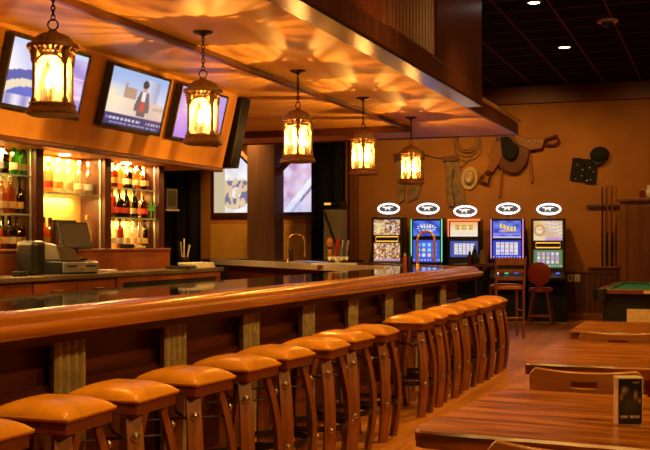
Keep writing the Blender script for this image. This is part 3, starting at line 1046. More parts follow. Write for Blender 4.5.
tag(o, 'small black box lying on the ledge below the right bottle bay', 'box')
stack('receipt_pad', 'pale paper stack near the far end of the back counter', 'papers', (-4.32, yat(197, -4.32), 1.151), 0.20, 0.30, 8, 0.006, M['paper'])
tr = thing('serving_tray', 'black round-cornered tray on the far end of the back counter', 'tray', (-4.32, yat(181, -4.32), 1.151), 0.3)
MB().box(-0.10, 0.10, -0.14, 0.14, 0, 0.01).build('tray_base', M['black'], tr, bevel=0.004)
b = MB()
b.tube([(-0.1, -0.14, 0.015), (0.1, -0.14, 0.015), (0.1, 0.14, 0.015), (-0.1, 0.14, 0.015)], 0.008, 6, True)
b.build('rim', M['black'], tr, smooth=True)
# bar caddy with straws and tools
cd = thing('straw_caddy', 'black caddy of straws and bar tools by the curtain', 'caddy', (-4.6, yat(184, -4.6), 1.151))
b = MB()
b.lathe([(0.05, 0), (0.055, 0.09), (0.05, 0.09), (0.045, 0.01)], 14)
b.build('cup', M['black'], cd, smooth=True)
for k in range(5):
    a = k * 1.3
    MB().cyl((0.02 * math.cos(a), 0.02 * math.sin(a), 0.02), (0.06 * math.cos(a), 0.06 * math.sin(a), 0.20 + 0.015 * k), 0.006, 6).build('straw', [M['white'], M['black'], M['ivory'], M['black'], M['white']][k], cd)
# grey phone panel on the divider end
ph = thing('wall_phone', 'grey box with dark screen mounted beside the last bottle post', 'wall phone', (-4.72, yat(171, -4.72), 1.70), PI / 2 - 0.5)
MB().box(-0.06, 0.06, -0.02, 0.02, -0.02, 0.17).build('housing', M['grey'], ph, bevel=0.006)
MB().box(-0.045, 0.045, -0.024, -0.019, 0.01, 0.15).build('screen', M['black'], ph)
MB().box(-0.07, 0.07, -0.03, 0.03, -0.035, -0.02).build('shelf', M['silver'], ph)
MB().box(-0.02, 0.02, 0.0, 0.20, 0.04, 0.10).build('mounting_arm', M['black'], ph)

# ------------------------------------------------------------------ on the bar top
def faucet(loc, label, h=0.31, w=0.21):
    t = thing('beer_tap_arch', label, 'faucet', loc, 0.36)
    pts = [(-w / 2, 0, 0), (-w / 2, 0, h - w / 2)]
    for k in range(1, 12):
        a = PI - PI * k / 12
        pts.append((w / 2 * math.cos(a), 0, h - w / 2 + w / 2 * math.sin(a)))
    pts += [(w / 2, 0, h - w / 2), (w / 2, 0, 0.10)]
    MB().tube(pts, 0.016, 10).build('spout', M['brass'], t, smooth=True)
    MB().lathe([(0.034, 0), (0.034, 0.01), (0.022, 0.03), (0.02, 0.06)], 14, (-w / 2, 0, 0)).build('base', M['brass'], t, smooth=True)
    MB().lathe([(0.018, 0.085), (0.02, 0.10), (0.018, 0.125)], 12, (w / 2, 0, 0)).build('nozzle', M['brass'], t, smooth=True)
    MB().tube([(-w / 2, 0, 0.05), (-w / 2, -0.06, 0.075)], 0.007, 6).build('lever', M['brass'], t)
    return t
def at_bar(u, d):                                   # point on the angled leg, d metres in from its inner edge
    # line x + y = 8.25 (inner edge) shifted outward by d
    k = 8.25 + d * math.sqrt(2)
    ax, ay = (u - UP) / FPX * CS - SN, (u - UP) / FPX * SN + CS
    Yc = k / (ax + ay)
    return (ax * Yc, ay * Yc, 1.08)
faucet(at_bar(296, 0.25), 'arched brass faucet standing in front of the orange wall right of the pillar', 0.42, 0.25)
faucet(at_bar(426, 0.20), 'arched brass faucet standing in front of the second slot machine from left', 0.42, 0.19)
gl = at_bar(291, 0.40)
gt = thing('beer_glass', 'small glass of amber drink under the brass faucet by the pillar', 'glass', gl)
MB().lathe([(0.03, 0), (0.042, 0.20), (0.039, 0.20), (0.027, 0.012)], 14).build('tumbler', G['clear'], gt, smooth=True)
MB().lathe([(0.027, 0.014), (0.036, 0.15)], 12).build('drink', G['amber'], gt, smooth=True)
# drip tray and tap handles
dt = at_bar(334, 0.10)
dr = thing('drip_tray', 'steel bar drip tray in front of the tap handles', 'drip tray', (dt[0], dt[1], 1.0805), 0.36)
MB().box(-0.30, 0.30, -0.07, 0.07, 0, 0.03).build('pan', M['steel'], dr, bevel=0.005)
b = MB()
for k in range(14):
    b.box(-0.27 + k * 0.04, -0.25 + k * 0.04, -0.055, 0.055, 0.03, 0.034)
b.build('grille', M['black'], dr)
tw = thing('tap_tower', 'short steel beer tap tower carrying the tap handles', 'beer tap', at_bar(338, 0.34), 0.36)
MB().lathe([(0.07, 0), (0.07, 0.01), (0.045, 0.025), (0.042, 0.06)], 16).build('base', M['steel'], tw, smooth=True)
MB().cyl((-0.14, 0, 0.08), (0.14, 0, 0.08), 0.032, 14).build('manifold', M['steel'], tw, smooth=True)
for k, xx in enumerate((-0.11, -0.03, 0.045, 0.115)):
    MB().tube([(xx, -0.02, 0.08), (xx, -0.07, 0.085), (xx, -0.085, 0.05)], 0.011, 8).build('spigot', M['steel'], tw, smooth=True)
    b = MB()
    if k == 0:
        b.lathe([(0.016, 0.11), (0.03, 0.13), (0.035, 0.18), (0.022, 0.215), (0.036, 0.25), (0.048, 0.29), (0.045, 0.325), (0.028, 0.35), (0.008, 0.362)], 12, (xx, 0, 0))
        b.ball((xx - 0.03, -0.02, 0.31), 0.022, 6)
        b.ball((xx + 0.03, -0.02, 0.33), 0.018, 6)
        h_ = b.build('tap_handle', M['orange'], tw, smooth=True)
        MB().lathe([(0.034, 0.21), (0.035, 0.235)], 12, (xx, 0, 0)).build('band', M['black'], h_)
        h_['label'] = 'carved orange tap handle'
    elif k == 1:
        b.tube([(xx, 0, 0.10), (xx + 0.01, 0, 0.22), (xx + 0.035, 0, 0.34)], [0.013, 0.024, 0.03], 10)
        h_ = b.build('tap_handle', M['red'], tw, smooth=True)
        h_['label'] = 'red tap handle'
    else:
        b.tube([(xx, 0, 0.10), (xx + 0.012, 0, 0.24), (xx + 0.03, 0, 0.33)], [0.011, 0.022, 0.02], 10)
        h_ = b.build('tap_handle', M['silver'], tw, smooth=True)
        h_['label'] = 'silver tap handle'
# condiments
def condiment(u, d, hgt, rad, body, cap, name, label):
    p = u if isinstance(u, tuple) else at_bar(u, d)
    t = thing(name, label, 'condiment bottle', p, 0, 'condiments on the far bar')
    MB().lathe([(rad, 0), (rad * 1.02, hgt * 0.6), (rad * 0.75, hgt * 0.72), (rad * 0.45, hgt * 0.82)], 12).build('bottle_body', body, t, smooth=True)
    MB().lathe([(rad * 0.5, hgt * 0.80), (rad * 0.45, hgt * 0.96), (rad * 0.2, hgt)], 10).build('cap', cap, t, smooth=True)
condiment(405, 0.52, 0.165, 0.032, M['redlea'], M['white'], 'ketchup_bottle', 'red sauce bottle with white cap between the two leftmost slot machines')
condiment(409.5, 0.44, 0.19, 0.03, M['black'], M['black'], 'sauce_bottle', 'black sauce bottle between the two leftmost slot machines')
tx = wy(476, 264, 16.6)
tb = thing('pub_table', 'tall round dark wood table past the far end of the bar', 'table', (tx.x, 16.6, 0))
MB().lathe([(0.34, 1.0), (0.36, 1.01), (0.36, 1.03), (0.34, 1.04)], 30).build('tabletop', M['redwood'], tb, smooth=True)
MB().lathe([(0.24, 0), (0.24, 0.02), (0.06, 0.06), (0.035, 0.10), (0.035, 1.0)], 16).build('pedestal', M['iron'], tb, smooth=True)
condiment((tx.x - 0.09, 16.55, 1.0405), 0, 0.20, 0.04, M['saddle2'], M['black'], 'spice_jar', 'short brown jar on the round table in front of the third slot machine')
condiment((tx.x - 0.0, 16.50, 1.0405), 0, 0.29, 0.042, M['black'], M['silver'], 'sauce_bottle', 'tall dark bottle between two jars past the bar end')
condiment((tx.x + 0.10, 16.56, 1.0405), 0, 0.22, 0.045, M['cream'], M['white'], 'salt_jar', 'pale jar on the round table past the bar end')
rg = thing('bar_towel', 'crumpled pale bar towel lying on the counter beside the drip tray', 'towel', at_bar(296, 0.12))
b = MB()
for k in range(4):
    b.ball((0.05 * (k - 1.5), 0.015 * (k % 2), 0.012), 0.045, 6, (1.1, 0.8, 0.42))
b.build('cloth', M['cream'], rg, smooth=True)

# ------------------------------------------------------------------ stage side: screen, curtains, equipment
def stage_paint(u, v):
    if u < 0.11:
        return (0.62, 0.50, 0.32)
    n1 = noise.noise(Vector((u * 14, v * 6, 1.5)))
    n2 = noise.noise(Vector((u * 30, v * 13, 7.5)))
    if u < 0.5:
        c = lerp((0.80, 0.72, 0.70), (0.97, 0.95, 0.98), 0.5 + n1)
        if v > 0.66:
            c = lerp(c, (0.55, 0.64, 0.95), (v - 0.66) * 2)
        d = math.hypot((u - 0.22) * 1.7, v - 0.36)
        if v < 0.62 and d < 0.30 and n2 > -0.12:
            c = lerp(c, (0.76, 0.50, 0.22), 0.75)
        if v < 0.58 and 0.10 < d < 0.28 and n2 < -0.12:
            c = (0.20, 0.18, 0.30)
        return c
    c = lerp((0.52, 0.30, 0.56), (0.82, 0.68, 0.88), 0.5 + 1.1 * n1)
    if n2 > 0.22:
        c = lerp(c, (0.86, 0.52, 0.60), 0.6)
    d = (v - 0.1) - (u - 0.76) * 2.2
    if abs(d + 0.03) < 0.07:
        c = (0.86, 0.88, 0.98)
    if abs(d + 0.16) < 0.03:
        c = (0.22, 0.22, 0.40)
    if v < 0.2:
        c = lerp(c, (0.62, 0.68, 0.95), 0.55)
    return c
a, c = wy(215, 213, WY), wy(314, 155, WY)
ps = thing('projection_screen', 'large lit wall screen behind the pillar with dark frame', 'screen', ((a.x + c.x) / 2, WY - 0.03, a.z))
w, h = c.x - a.x, c.z - a.z
picture('screen_picture', w, h, 110, 44, stage_paint, M['tvscreen'], ps, -0.012, 0)
b = MB()
b.box(-w / 2 - 0.06, w / 2 + 0.06, -0.03, 0.0, h, h + 0.06).box(-w / 2 - 0.06, w / 2 + 0.06, -0.03, 0.0, -0.07, 0)
b.box(-w / 2 - 0.06, -w / 2, -0.03, 0.0, 0, h).box(w / 2, w / 2 + 0.06, -0.03, 0.0, 0, h)
b.build('frame', M['darkwood'], ps)

def curtain(x0, x1, y, z0, z1, label):
    b = MB()
    n = 60
    for r_ in range(1):
        a_ = []
        c_ = []
        for k in range(n + 1):
            f = k / n
            yy = y + 0.06 * math.sin(f * (x1 - x0) * 22) + 0.02 * math.sin(f * 31)
            a_.append(b.bm.verts.new((x0 + (x1 - x0) * f, yy, z0)))
            c_.append(b.bm.verts.new((x0 + (x1 - x0) * f, yy * 1.0, z1)))
        for k in range(n):
            b.bm.faces.new((a_[k], a_[k + 1], c_[k + 1], c_[k]))
    o = b.build('stage_curtain', M['curtain'], smooth='all')
    sl = o.modifiers.new('thick', 'SOLIDIFY')
    sl.thickness = 0.012
    return tag(o, label, 'curtain', 'black stage curtains')
curtain(-11.6, -9.72, WY - 0.22, 0.05, 3.7, 'black curtain hanging left of the wall screen beside the bottle shelves')
curtain(-7.36, -6.66, WY - 0.22, 0.05, 3.7, 'narrow black curtain hanging between the wall screen and the wood post')

eq = thing('equipment_case', 'tall pale equipment case with a dark strap before the narrow black curtain', 'equipment case', (-6.75, 18.85, 0))
MB().box(-0.16, 0.16, -0.2, 0.2, 0.05, 2.0).build('case_body', plain('pale_case', (0.36, 0.30, 0.26), 0.5), eq, bevel=0.01)
MB().box(-0.17, 0.17, -0.21, 0.21, 2.0, 2.06).build('lid', M['black'], eq, bevel=0.01)
b = MB()
b.tube([(-0.13, -0.21, 1.95), (0.13, -0.21, 1.25)], 0.018, 4)
b.build('strap', M['black'], eq)
MB().box(-0.17, 0.17, -0.21, 0.21, 0, 0.06).build('base', M['black'], eq)
mx = thing('audio_mixer', 'black audio mixer resting on top of the pale equipment case', 'audio mixer', (-6.75, 18.85, 2.061))
MB().box(-0.18, 0.18, -0.18, 0.18, 0, 0.08).build('chassis', M['black'], mx, bevel=0.01)
MB().box(-0.15, -0.02, -0.186, -0.178, 0.02, 0.06).build('display', M['gold'], mx)
for k in range(3):
    MB().cyl((0.03 + 0.05 * k, -0.19, 0.04), (0.03 + 0.05 * k, -0.178, 0.04), 0.015, 8).build('knob', M['grey'], mx)
def bench(x0, x1, y, label):
    t = thing('bench', label, 'bench', ((x0 + x1) / 2, y, 0), 0, 'black benches by the stage')
    w = x1 - x0
    MB().box(-w / 2, w / 2, -0.25, 0.25, 0.12, 0.50).build('seat', M['matte'], t, bevel=0.03)
    MB().box(-w / 2, w / 2, 0.12, 0.28, 0.50, 1.06).build('backrest', M['matte'], t, bevel=0.03)
    for sx in (-1, 1):
        MB().box(sx * (w / 2 - 0.1) - 0.03, sx * (w / 2 - 0.1) + 0.03, -0.2, 0.2, 0, 0.12).build('leg', M['black'], t)
bench(-9.55, -8.55, 18.7, 'long low black bench left of the pillar under the pale panel')
bench(-7.05, -6.05, 18.25, 'black bench between the tap handles and the leftmost slot machine')

# ------------------------------------------------------------------ slot machines
def nz(u, v, f, seed):
    return noise.noise(Vector((u * f + seed * 7.3, v * f * 0.8 + seed * 3.1, seed * 1.7)))
def art_gold(s):
    def f(u, v, s=s):
        c = lerp((0.30, 0.06, 0.015), (1.0, 0.50, 0.08), 0.5 + 0.9 * nz(u, v, 8, s))
        k = nz(u, v, 17, s + 4)
        if k > 0.18:
            c = lerp(c, (1.0, 0.90, 0.70), 0.85)
        if k < -0.22:
            c = lerp(c, (0.16, 0.05, 0.10), 0.8)
        if s < 2:
            if u < 0.42:
                c = lerp(c, (1.0, 0.80, 0.35), max(0, 0.9 - math.hypot((u - 0.2) * 2.0, v - 0.5) * 1.6))
            elif (u - 0.42) * 5.2 % 1.0 < 0.10:
                c = (0.12, 0.05, 0.05)
        else:
            if u * 5 % 1.0 < 0.07 or v < 0.06:
                c = (0.20, 0.07, 0.03)
            if 0.06 <= v < 0.16:
                c = lerp((0.25, 0.10, 0.30), (0.8, 0.6, 0.9), 0.5 + nz(u, v, 24, s))
        return c
    return f
def art_blue_title(u, v):
    c = lerp((0.03, 0.06, 0.55), (0.10, 0.22, 0.95), 0.5 + 0.5 * math.sin(u * 9 + v * 6))
    e = math.hypot((u - 0.5) * 1.1, (v - 0.52) * 1.4)
    if e < 0.40 and math.sin(math.atan2(v - 0.52, u - 0.5) * 14) > 0.1 and e > 0.3:
        c = (0.80, 0.88, 1.0)
    if (abs(v - 0.62) < 0.10 and 0.25 < u < 0.75 and math.sin(u * 62) > -0.4):
        c = (1.0, 0.93, 0.62)
    if (abs(v - 0.36) < 0.08 and 0.32 < u < 0.72 and math.sin(u * 70) > -0.3):
        c = (0.95, 0.95, 1.0)
    return c
def art_blue_gold(u, v):
    c = lerp((0.03, 0.05, 0.55), (0.14, 0.26, 1.0), 0.5 + 0.5 * math.sin(u * 13) * math.sin(v * 11))
    arc = 0.62 + 0.10 * math.sin(u * PI * 2.2)
    if abs(v - arc) < 0.13 and 0.2 < u < 0.82 and math.sin(u * 50) > -0.55:
        c = (1.0, 0.72, 0.10)
    if abs(v - 0.42) < 0.05 and 0.22 < u < 0.8 and math.sin(u * 66) > -0.4:
        c = (0.95, 0.55, 0.10)
    if v < 0.26 and v > 0.17 and math.sin(u * 80) > 0:
        c = (0.80, 0.35, 0.65)
    if v < 0.10:
        c = (0.5, 0.6, 1.0)
    return c
def art_reels(bg, cell, acc, nx=5, ny=3, seed=0):
    rr = random.Random(seed)
    cols = [[acc[rr.randrange(len(acc))] for _ in range(ny)] for _ in range(nx)]
    def f(u, v):
        c = bg
        if 0.10 < u < 0.90 and 0.20 < v < 0.90:
            x, y = (u - 0.10) / 0.80 * nx, (v - 0.20) / 0.70 * ny
            i, j = min(nx - 1, int(x)), min(ny - 1, int(y))
            fx, fy = x - i, y - j
            if 0.08 < fx < 0.92:
                c = cell
                if math.hypot(fx - 0.5, fy - 0.5) < 0.32:
                    c = cols[i][j]
        if v < 0.13 and v > 0.06 and math.sin(u * 60) > 0.2:
            c = lerp(bg, (1, 1, 1), 0.7)
        return c
    return f
def art_white_gold(u, v):
    c = lerp((1.0, 0.40, 0.10), (1.0, 0.88, 0.66), 1 - abs(v - 0.35) * 1.5)
    if abs(v - 0.62) < 0.16 and 0.16 < u < 0.86 and math.sin(u * 26 + 1) > -0.5:
        c = (0.62, 0.36, 0.05)
    if abs(v - 0.62) < 0.06 and 0.2 < u < 0.82 and math.sin(u * 40) > 0:
        c = (1.0, 0.80, 0.2)
    if v < 0.14:
        c = (0.95, 0.85, 0.75)
    return c
def art_reels3(u, v):
    c = (0.06, 0.10, 0.42)
    if 0.14 < u < 0.88 and 0.16 < v < 0.84:
        x = (u - 0.14) / 0.74 * 5
        fx = x - int(x)
        c = (0.92, 0.92, 1.0) if 0.12 < fx < 0.88 else (0.16, 0.18, 0.34)
        if 0.25 < fx < 0.75 and math.sin(v * 42 + int(x)) > 0.1:
            c = (0.66, 0.42, 0.40)
    return c
def art_face(u, v):
    c = lerp((0.80, 0.52, 0.20), (0.92, 0.74, 0.46), 0.5 + 0.5 * math.sin(u * 6 + v * 5))
    if u > 0.36 and v > 0.2:
        k = math.sin(v * 34 + math.sin(u * 11) * 1.5)
        if k > 0.25 and math.sin(u * 47 + v * 5) > -0.6:
            c = (0.56, 0.42, 0.62)
    d = math.hypot((u - 0.20) * 1.5, v - 0.52)
    if d < 0.30:
        c = (0.62, 0.34, 0.12)
    if d < 0.19:
        c = (0.96, 0.72, 0.46)
    if d < 0.19 and abs(v - 0.58) < 0.03 and abs(abs(u - 0.2) - 0.05) < 0.022:
        c = (0.3, 0.15, 0.08)
    if v < 0.16 and u > 0.4:
        c = (0.62, 0.34, 0.66)
    return c

GREY_L = (0.02, 0.02, 0.025)
def slot(uc, label, up, lo, vtop, vup0, vlo1, vlo0, gold, edge=None, redtop=False, sign_v=208.5, stext=''):
    y = 18.72
    p = wy(uc, 268, y)
    zt = wy(uc, vtop, y).z
    zu = wy(uc, vup0, y).z
    zl1 = wy(uc, vlo1, y).z
    zl0 = wy(uc, vlo0, y).z
    w = 0.58
    t = thing('slot_machine', label, 'slot machine', (p.x, y, 0), 0.10, 'slot machines along the back wall')
    MB().box(-w / 2, w / 2, 0.0, 0.5, 0.72, zt).build('cabinet', M['black'], t, bevel=0.012)
    MB().box(-0.33, 0.33, -0.08, 0.5, 0.0, 0.70).build('stand', M['matte'], t, bevel=0.01)
    b = MB()
    b.hexa([(-w / 2, -0.20, 0.72), (w / 2, -0.20, 0.72), (w / 2, 0.02, 0.72), (-w / 2, 0.02, 0.72),
            (-w / 2, -0.20, 0.77), (w / 2, -0.20, 0.77), (w / 2, 0.02, 0.90), (-w / 2, 0.02, 0.90)])
    dk = b.build('button_deck', M['black'], t, bevel=0.008)
    for k, mt in enumerate((M['ring'], M['ledgreen'], M['ledblue'])):
        MB().lathe([(0.035, 0), (0.035, 0.015), (0.02, 0.022)], 12, (-0.17 + 0.17 * k, -0.10, 0.835)).build('button', M['ledred'] if redtop and k == 1 else mt, dk, smooth=True)
    picture('upper_screen', w - 0.09, zt - 0.05 - zu, 56, 36, up, M['screen'], t, -0.006, zu)
    picture('lower_screen', w - 0.09, zl1 - zl0, 56, 36, lo, M['screen'], t, -0.006, zl0)
    b = MB()
    fr_ = 0.022
    for z0, z1 in ((zu, zt - 0.05), (zl0, zl1)):
        wv = w / 2 - 0.045
        b.box(-wv - fr_, wv + fr_, -0.014, 0, z1, z1 + fr_).box(-wv - fr_, wv + fr_, -0.014, 0, z0 - fr_, z0)
        b.box(-wv - fr_, -wv, -0.014, 0, z0, z1).box(wv, wv + fr_, -0.014, 0, z0, z1)
    b.build('screen_frame', M['grey'] if gold else M['black'], t)
    if gold:
        zc = (zu + zl1) / 2
        b = MB()
        b.torus((0, -0.01, zc), 0.235, 0.012, 4, 6, Matrix.Rotation(PI / 2, 4, 'X') @ Matrix.Diagonal((1.0, 0.20, 1, 1)) @ Matrix.Rotation(PI / 4, 4, 'Z') @ Matrix.Diagonal((1.25, 1.25, 1, 1)))
        b.build('gold_trim', M['gold'], t)
    if edge:
        for sx in (-1, 1):
            MB().box(sx * (w / 2 - 0.012) - 0.008, sx * (w / 2 - 0.012) + 0.008, -0.012, 0.0, zl0, zt - 0.02).build('edge_light', M[edge], t)
    if redtop:
        MB().box(-w / 2, w / 2, -0.02, 0.0, zt - 0.035, zt).box(-w / 2, -w / 2 + 0.02, -0.02, 0.0, zu, zt - 0.035).build('red_light', M['ledred'], t)
    zs = wy(uc, sign_v, y).z
    sg = thing('oval_sign', 'lit oval sign above the ' + stext, 'sign', (p.x, y + 0.10, zs), 0.0, 'lit oval signs above the slot machines')
    b = MB()
    b.torus((0, 0, 0), 0.200, 0.016, 30, 8, Matrix.Rotation(PI / 2, 4, 'X') @ Matrix.Diagonal((1.0, 0.44, 1, 1)))
    b.build('lit_ring', M['ring'], sg, smooth=True)
    b = MB()
    b.prism([(0.195 * math.cos(2 * PI * k / 28), 0.084 * math.sin(2 * PI * k / 28)) for k in range(28)], 0.0, 0.02)
    b.build('sign_face', M['signface'], sg)
    b = MB()                                        # running-horse shaped emblem with a line beneath
    b.prism([(-0.12, 0.02), (-0.095, 0.048), (-0.075, 0.034), (-0.045, 0.036), (-0.02, 0.028), (0.0, 0.044), (0.03, 0.036), (0.085, 0.036), (0.09, 0.022), (0.035, 0.018),
             (0.03, -0.028), (0.012, -0.028), (0.004, -0.002), (-0.036, -0.004), (-0.056, -0.028), (-0.070, -0.024), (-0.058, 0.006), (-0.085, 0.016)], -0.006, 0.0)
    for k in range(9):
        b.box(-0.085 + k * 0.019, -0.073 + k * 0.019, -0.006, 0.0, -0.062, -0.048)
    b.build('emblem', M['logo'], sg)
    b = MB()
    b.cyl((0, 0.012, zt - zs + 0.001), (0, 0.012, -0.09), 0.012, 8)
    b.build('sign_post', M['black'], sg)
    return t
slot(387, 'slot machine with orange and gold screens, leftmost in the row', art_gold(1), art_gold(2.3), 217, 235, 243, 262, True, stext='orange and gold slot machine')
slot(426.5, 'slot machine with blue screens and green side lights, behind the brass faucet', art_blue_title,
     art_reels((0.05, 0.10, 0.72), (0.10, 0.20, 0.95), [(0.9, 0.9, 1), (1, .75, .3), (0.35, 0.8, 1.0)], 4, 3, 3), 218, 236, 240, 262, False, 'ledgreen', stext='blue slot machine with green side lights')
slot(464, 'slot machine with a white and gold upper screen lit red on top', art_white_gold, art_reels3, 219, 236.5, 241, 257, False, None, True, 211, 'slot machine with the red-lit top')
slot(507, 'slot machine with blue screen, gold lettering and white reel grid', art_blue_gold,
     art_reels((0.04, 0.07, 0.62), (0.85, 0.88, 1.0), [(0.95, 0.62, 0.25), (0.25, 0.3, 0.9), (0.9, 0.5, 0.4)], 5, 3, 5), 218, 238, 240.5, 258.5, False, 'ledpink', stext='blue slot machine with gold lettering')
slot(548, 'slot machine with a golden face on screen, rightmost in the row', art_face,
     art_reels((0.12, 0.24, 0.10), (0.42, 0.36, 0.50), [(0.85, 0.6, 0.3), (0.7, 0.35, 0.7), (0.9, 0.85, 0.8)], 5, 3, 9), 218, 240.5, 250, 267.5, True, None, False, 209, 'slot machine with the golden face')

# ------------------------------------------------------------------ back wall decor
def wall_poly(name, pts, mat, th=0.03, parent=None, y=WY, bev=0.008, smooth=False):
    q = [wy(u, v, y) for u, v in pts]
    cx = sum(p.x for p in q) / len(q)
    cz = sum(p.z for p in q) / len(q)
    b = MB()
    if parent:
        pl = parent.location
        b.prism([(p.x - pl.x, p.z - pl.z) for p in q], y - th - pl.y, y - 0.002 - pl.y)
        return b.build(name, mat, parent, bevel=bev)
    b.prism([(p.x - cx, p.z - cz) for p in q], -th, -0.002)
    o = b.build(name, mat, bevel=bev)
    o.location = (cx, y, cz)
    return o
def wall_thing(name, label, cat, u, v, group=None):
    p = wy(u, v, WY)
    return thing(name, label, cat, (p.x, WY, p.z), 0, group)
# lasso
t = wall_thing('lasso', 'coiled rope lasso hanging high on the wall near the ceiling edge', 'rope', 467, 145)
b = MB()
for k in range(5):
    b.torus((R.uniform(-0.02, 0.02), -0.02 - 0.012 * k, R.uniform(-0.04, 0.04) + 0.03 * k), 0.26 - 0.018 * k, 0.012, 26, 6, Matrix.Rotation(PI / 2, 4, 'X') @ Matrix.Diagonal((1, 1.0, 1, 1)))
b.build('coil', M['rope'], t, smooth=True)
b = MB()
b.tube([(0.1, -0.03, -0.22), (-0.1, -0.03, -0.40), (-0.35, -0.03, -0.36)], 0.012, 6)
b.build('loose_end', M['rope'], t, smooth=True)
# chaps
def chaps(pts_l, pts_r, belt, label, u, v):
    t = wall_thing('leather_chaps', label, 'chaps', u, v, 'cowboy chaps on the wall')
    wall_poly('belt', belt, M['saddle'], 0.07, t)
    for k, p in enumerate((pts_l, pts_r)):
        wall_poly('chap_leg', p, M['tan'], 0.05 - 0.02 * k, t)
chaps([(446, 160), (452, 159), (454, 168), (452, 182), (455, 206), (449, 207), (447, 188)],
      [(452, 159), (459, 161), (463, 180), (466, 204), (457, 209), (453, 190), (454, 170)],
      [(443, 157), (458, 155), (459, 161), (444, 162)], 'worn greenish tan chaps hanging left of the cowboy hat', 455, 180)
chaps([(397, 158), (404, 157), (406, 175), (405, 200), (400, 203), (397, 180)],
      [(410, 157), (422, 158), (424, 178), (418, 198), (408, 203), (409, 180)],
      [(394, 154), (424, 151), (425, 158), (395, 161)], 'worn tan chaps hanging behind the farthest lantern', 410, 178)
p0, p1 = wy(422, 153, WY), wy(447, 158, WY)
b = MB()
b.tube([(p0.x, WY - 0.03, p0.z), ((p0.x + p1.x) / 2, WY - 0.03, p0.z - 0.08), (p1.x, WY - 0.03, p1.z)], 0.014, 6)
tag(b.build('hanging_strap', M['rope'], smooth=True), 'thin strap strung along the wall between the two pairs of chaps', 'strap')
# cowboy hat, crown towards the room
t = wall_thing('cowboy_hat', 'cream cowboy hat hanging on the wall right of the tan chaps', 'hat', 470, 178)
b = MB()
n = 28
rings = []
for r_, yo in ((0.02, -0.115), (0.075, -0.12), (0.098, -0.10), (0.11, -0.04), (0.115, -0.02), (0.16, -0.012), (0.20, -0.03), (0.20, -0.022), (0.11, -0.004)):
    ring = []
    for k in range(n):
        a = 2 * PI * k / n
        ring.append(b.bm.verts.new((r_ * 0.76 * math.cos(a), yo + (-0.03 * abs(math.cos(a)) if r_ > 0.15 else 0) + (0.03 if r_ < 0.03 else 0), r_ * 1.08 * math.sin(a))))
    rings.append(ring)
for k in range(len(rings) - 1):
    b.ringbridge(rings[k], rings[k + 1])
b.bm.faces.new(list(reversed(rings[0])))
b.bm.faces.new(rings[-1])
o = b.build('felt', M['cream'], t, smooth=True)
b = MB()
b.tube([(0.119 * 0.76 * math.cos(2 * PI * k / n), -0.028, 0.119 * 1.08 * math.sin(2 * PI * k / n)) for k in range(n)], 0.008, 6, True)
b.build('hat_band', M['tan'], t, smooth=True)
t.rotation_euler = (0, 0.15, 0)
# saddle with fenders and stirrups
t = wall_thing('saddle', 'brown leather saddle with black seat and stirrups mounted high on the wall', 'saddle', 512, 155)
wall_poly('skirt', [(497, 136), (506, 132), (518, 133), (529, 144), (531, 152), (527, 166), (519, 174), (509, 174), (500, 168), (494, 155)], M['saddle'], 0.10, t, bev=0.03)
wall_poly('seat', [(502, 138), (509, 136), (514, 142), (520, 147), (520, 154), (516, 160), (510, 161), (504, 156)], M['matte'], 0.20, t, bev=0.04)
f = wall_poly('fender', [(494, 141), (503, 143), (504, 155), (501, 163), (494, 173), (488, 171), (491, 158)], M['saddle2'], 0.12, t, bev=0.02)
wall_poly('strap_plate', [(497, 156), (500, 157), (495, 168), (492, 167)], M['saddle'], 0.14, f, y=WY) if False else None
f = wall_poly('fender', [(513, 136), (520, 135), (528, 139), (540, 138), (546, 140), (543, 149), (531, 151), (520, 146)], M['saddle2'], 0.12, t, bev=0.02)
for pts in ([(487, 172), (491, 174), (489, 184), (480, 181), (483, 176)], [(546, 140), (557, 136), (559, 142), (556, 145), (546, 145)]):
    q = [wy(u, v, WY) for u, v in pts]
    b = MB()
    b.tube([(p.x - t.location.x, -0.06, p.z - t.location.z) for p in q], 0.028, 6, True)
    b.build('stirrup', M['saddle'], t, smooth=True)
for pts in ([(501, 166), (504, 167), (501, 197), (499, 198)], [(528, 150), (531, 152), (534, 182), (531, 183)]):
    wall_poly('hanging_strap', pts, M['saddle2'], 0.05, t)
b = MB()
for u, v in ((491, 152), (495, 160), (537, 143), (531, 142), (540, 144)):
    p = wy(u, v, WY)
    b.ball((p.x - t.location.x, -0.125, p.z - t.location.z), 0.022, 5)
b.build('concho', M['brass'], t, smooth=True)
# vest and black hat
t = wall_thing('leather_vest', 'black leather vest with silver buttons pinned on the wall', 'vest', 586, 170)
for pts in ([(573, 158), (581, 158), (585, 164), (584, 182), (570, 180)], [(589, 164), (592, 160), (598, 160), (596, 184), (585, 183)]):
    wall_poly('vest_panel', pts, M['matte'], 0.05, t)
wall_poly('vest_back', [(573, 158), (598, 160), (596, 183), (570, 180)], M['matte'], 0.03, t)
b = MB()
for u, v in ((578, 165), (583, 170), (582, 176), (576, 179), (590, 168), (594, 172), (591, 180), (587, 181)):
    p = wy(u, v, WY)
    b.ball((p.x - t.location.x, -0.055, p.z - t.location.z), 0.016, 5)
b.build('button', M['silver'], t, smooth=True)
t = wall_thing('black_hat', 'black round hat hanging on the upper right corner of the vest', 'hat', 600, 155)
b = MB()
b.ball((0, -0.06, 0), 0.17, 10, (1, 0.6, 0.85))
b.build('crown', M['matte'], t, smooth=True)
wall_poly('brim', [(592, 161), (597, 166), (606, 162), (609, 154), (600, 158)], M['black'], 0.10, t)
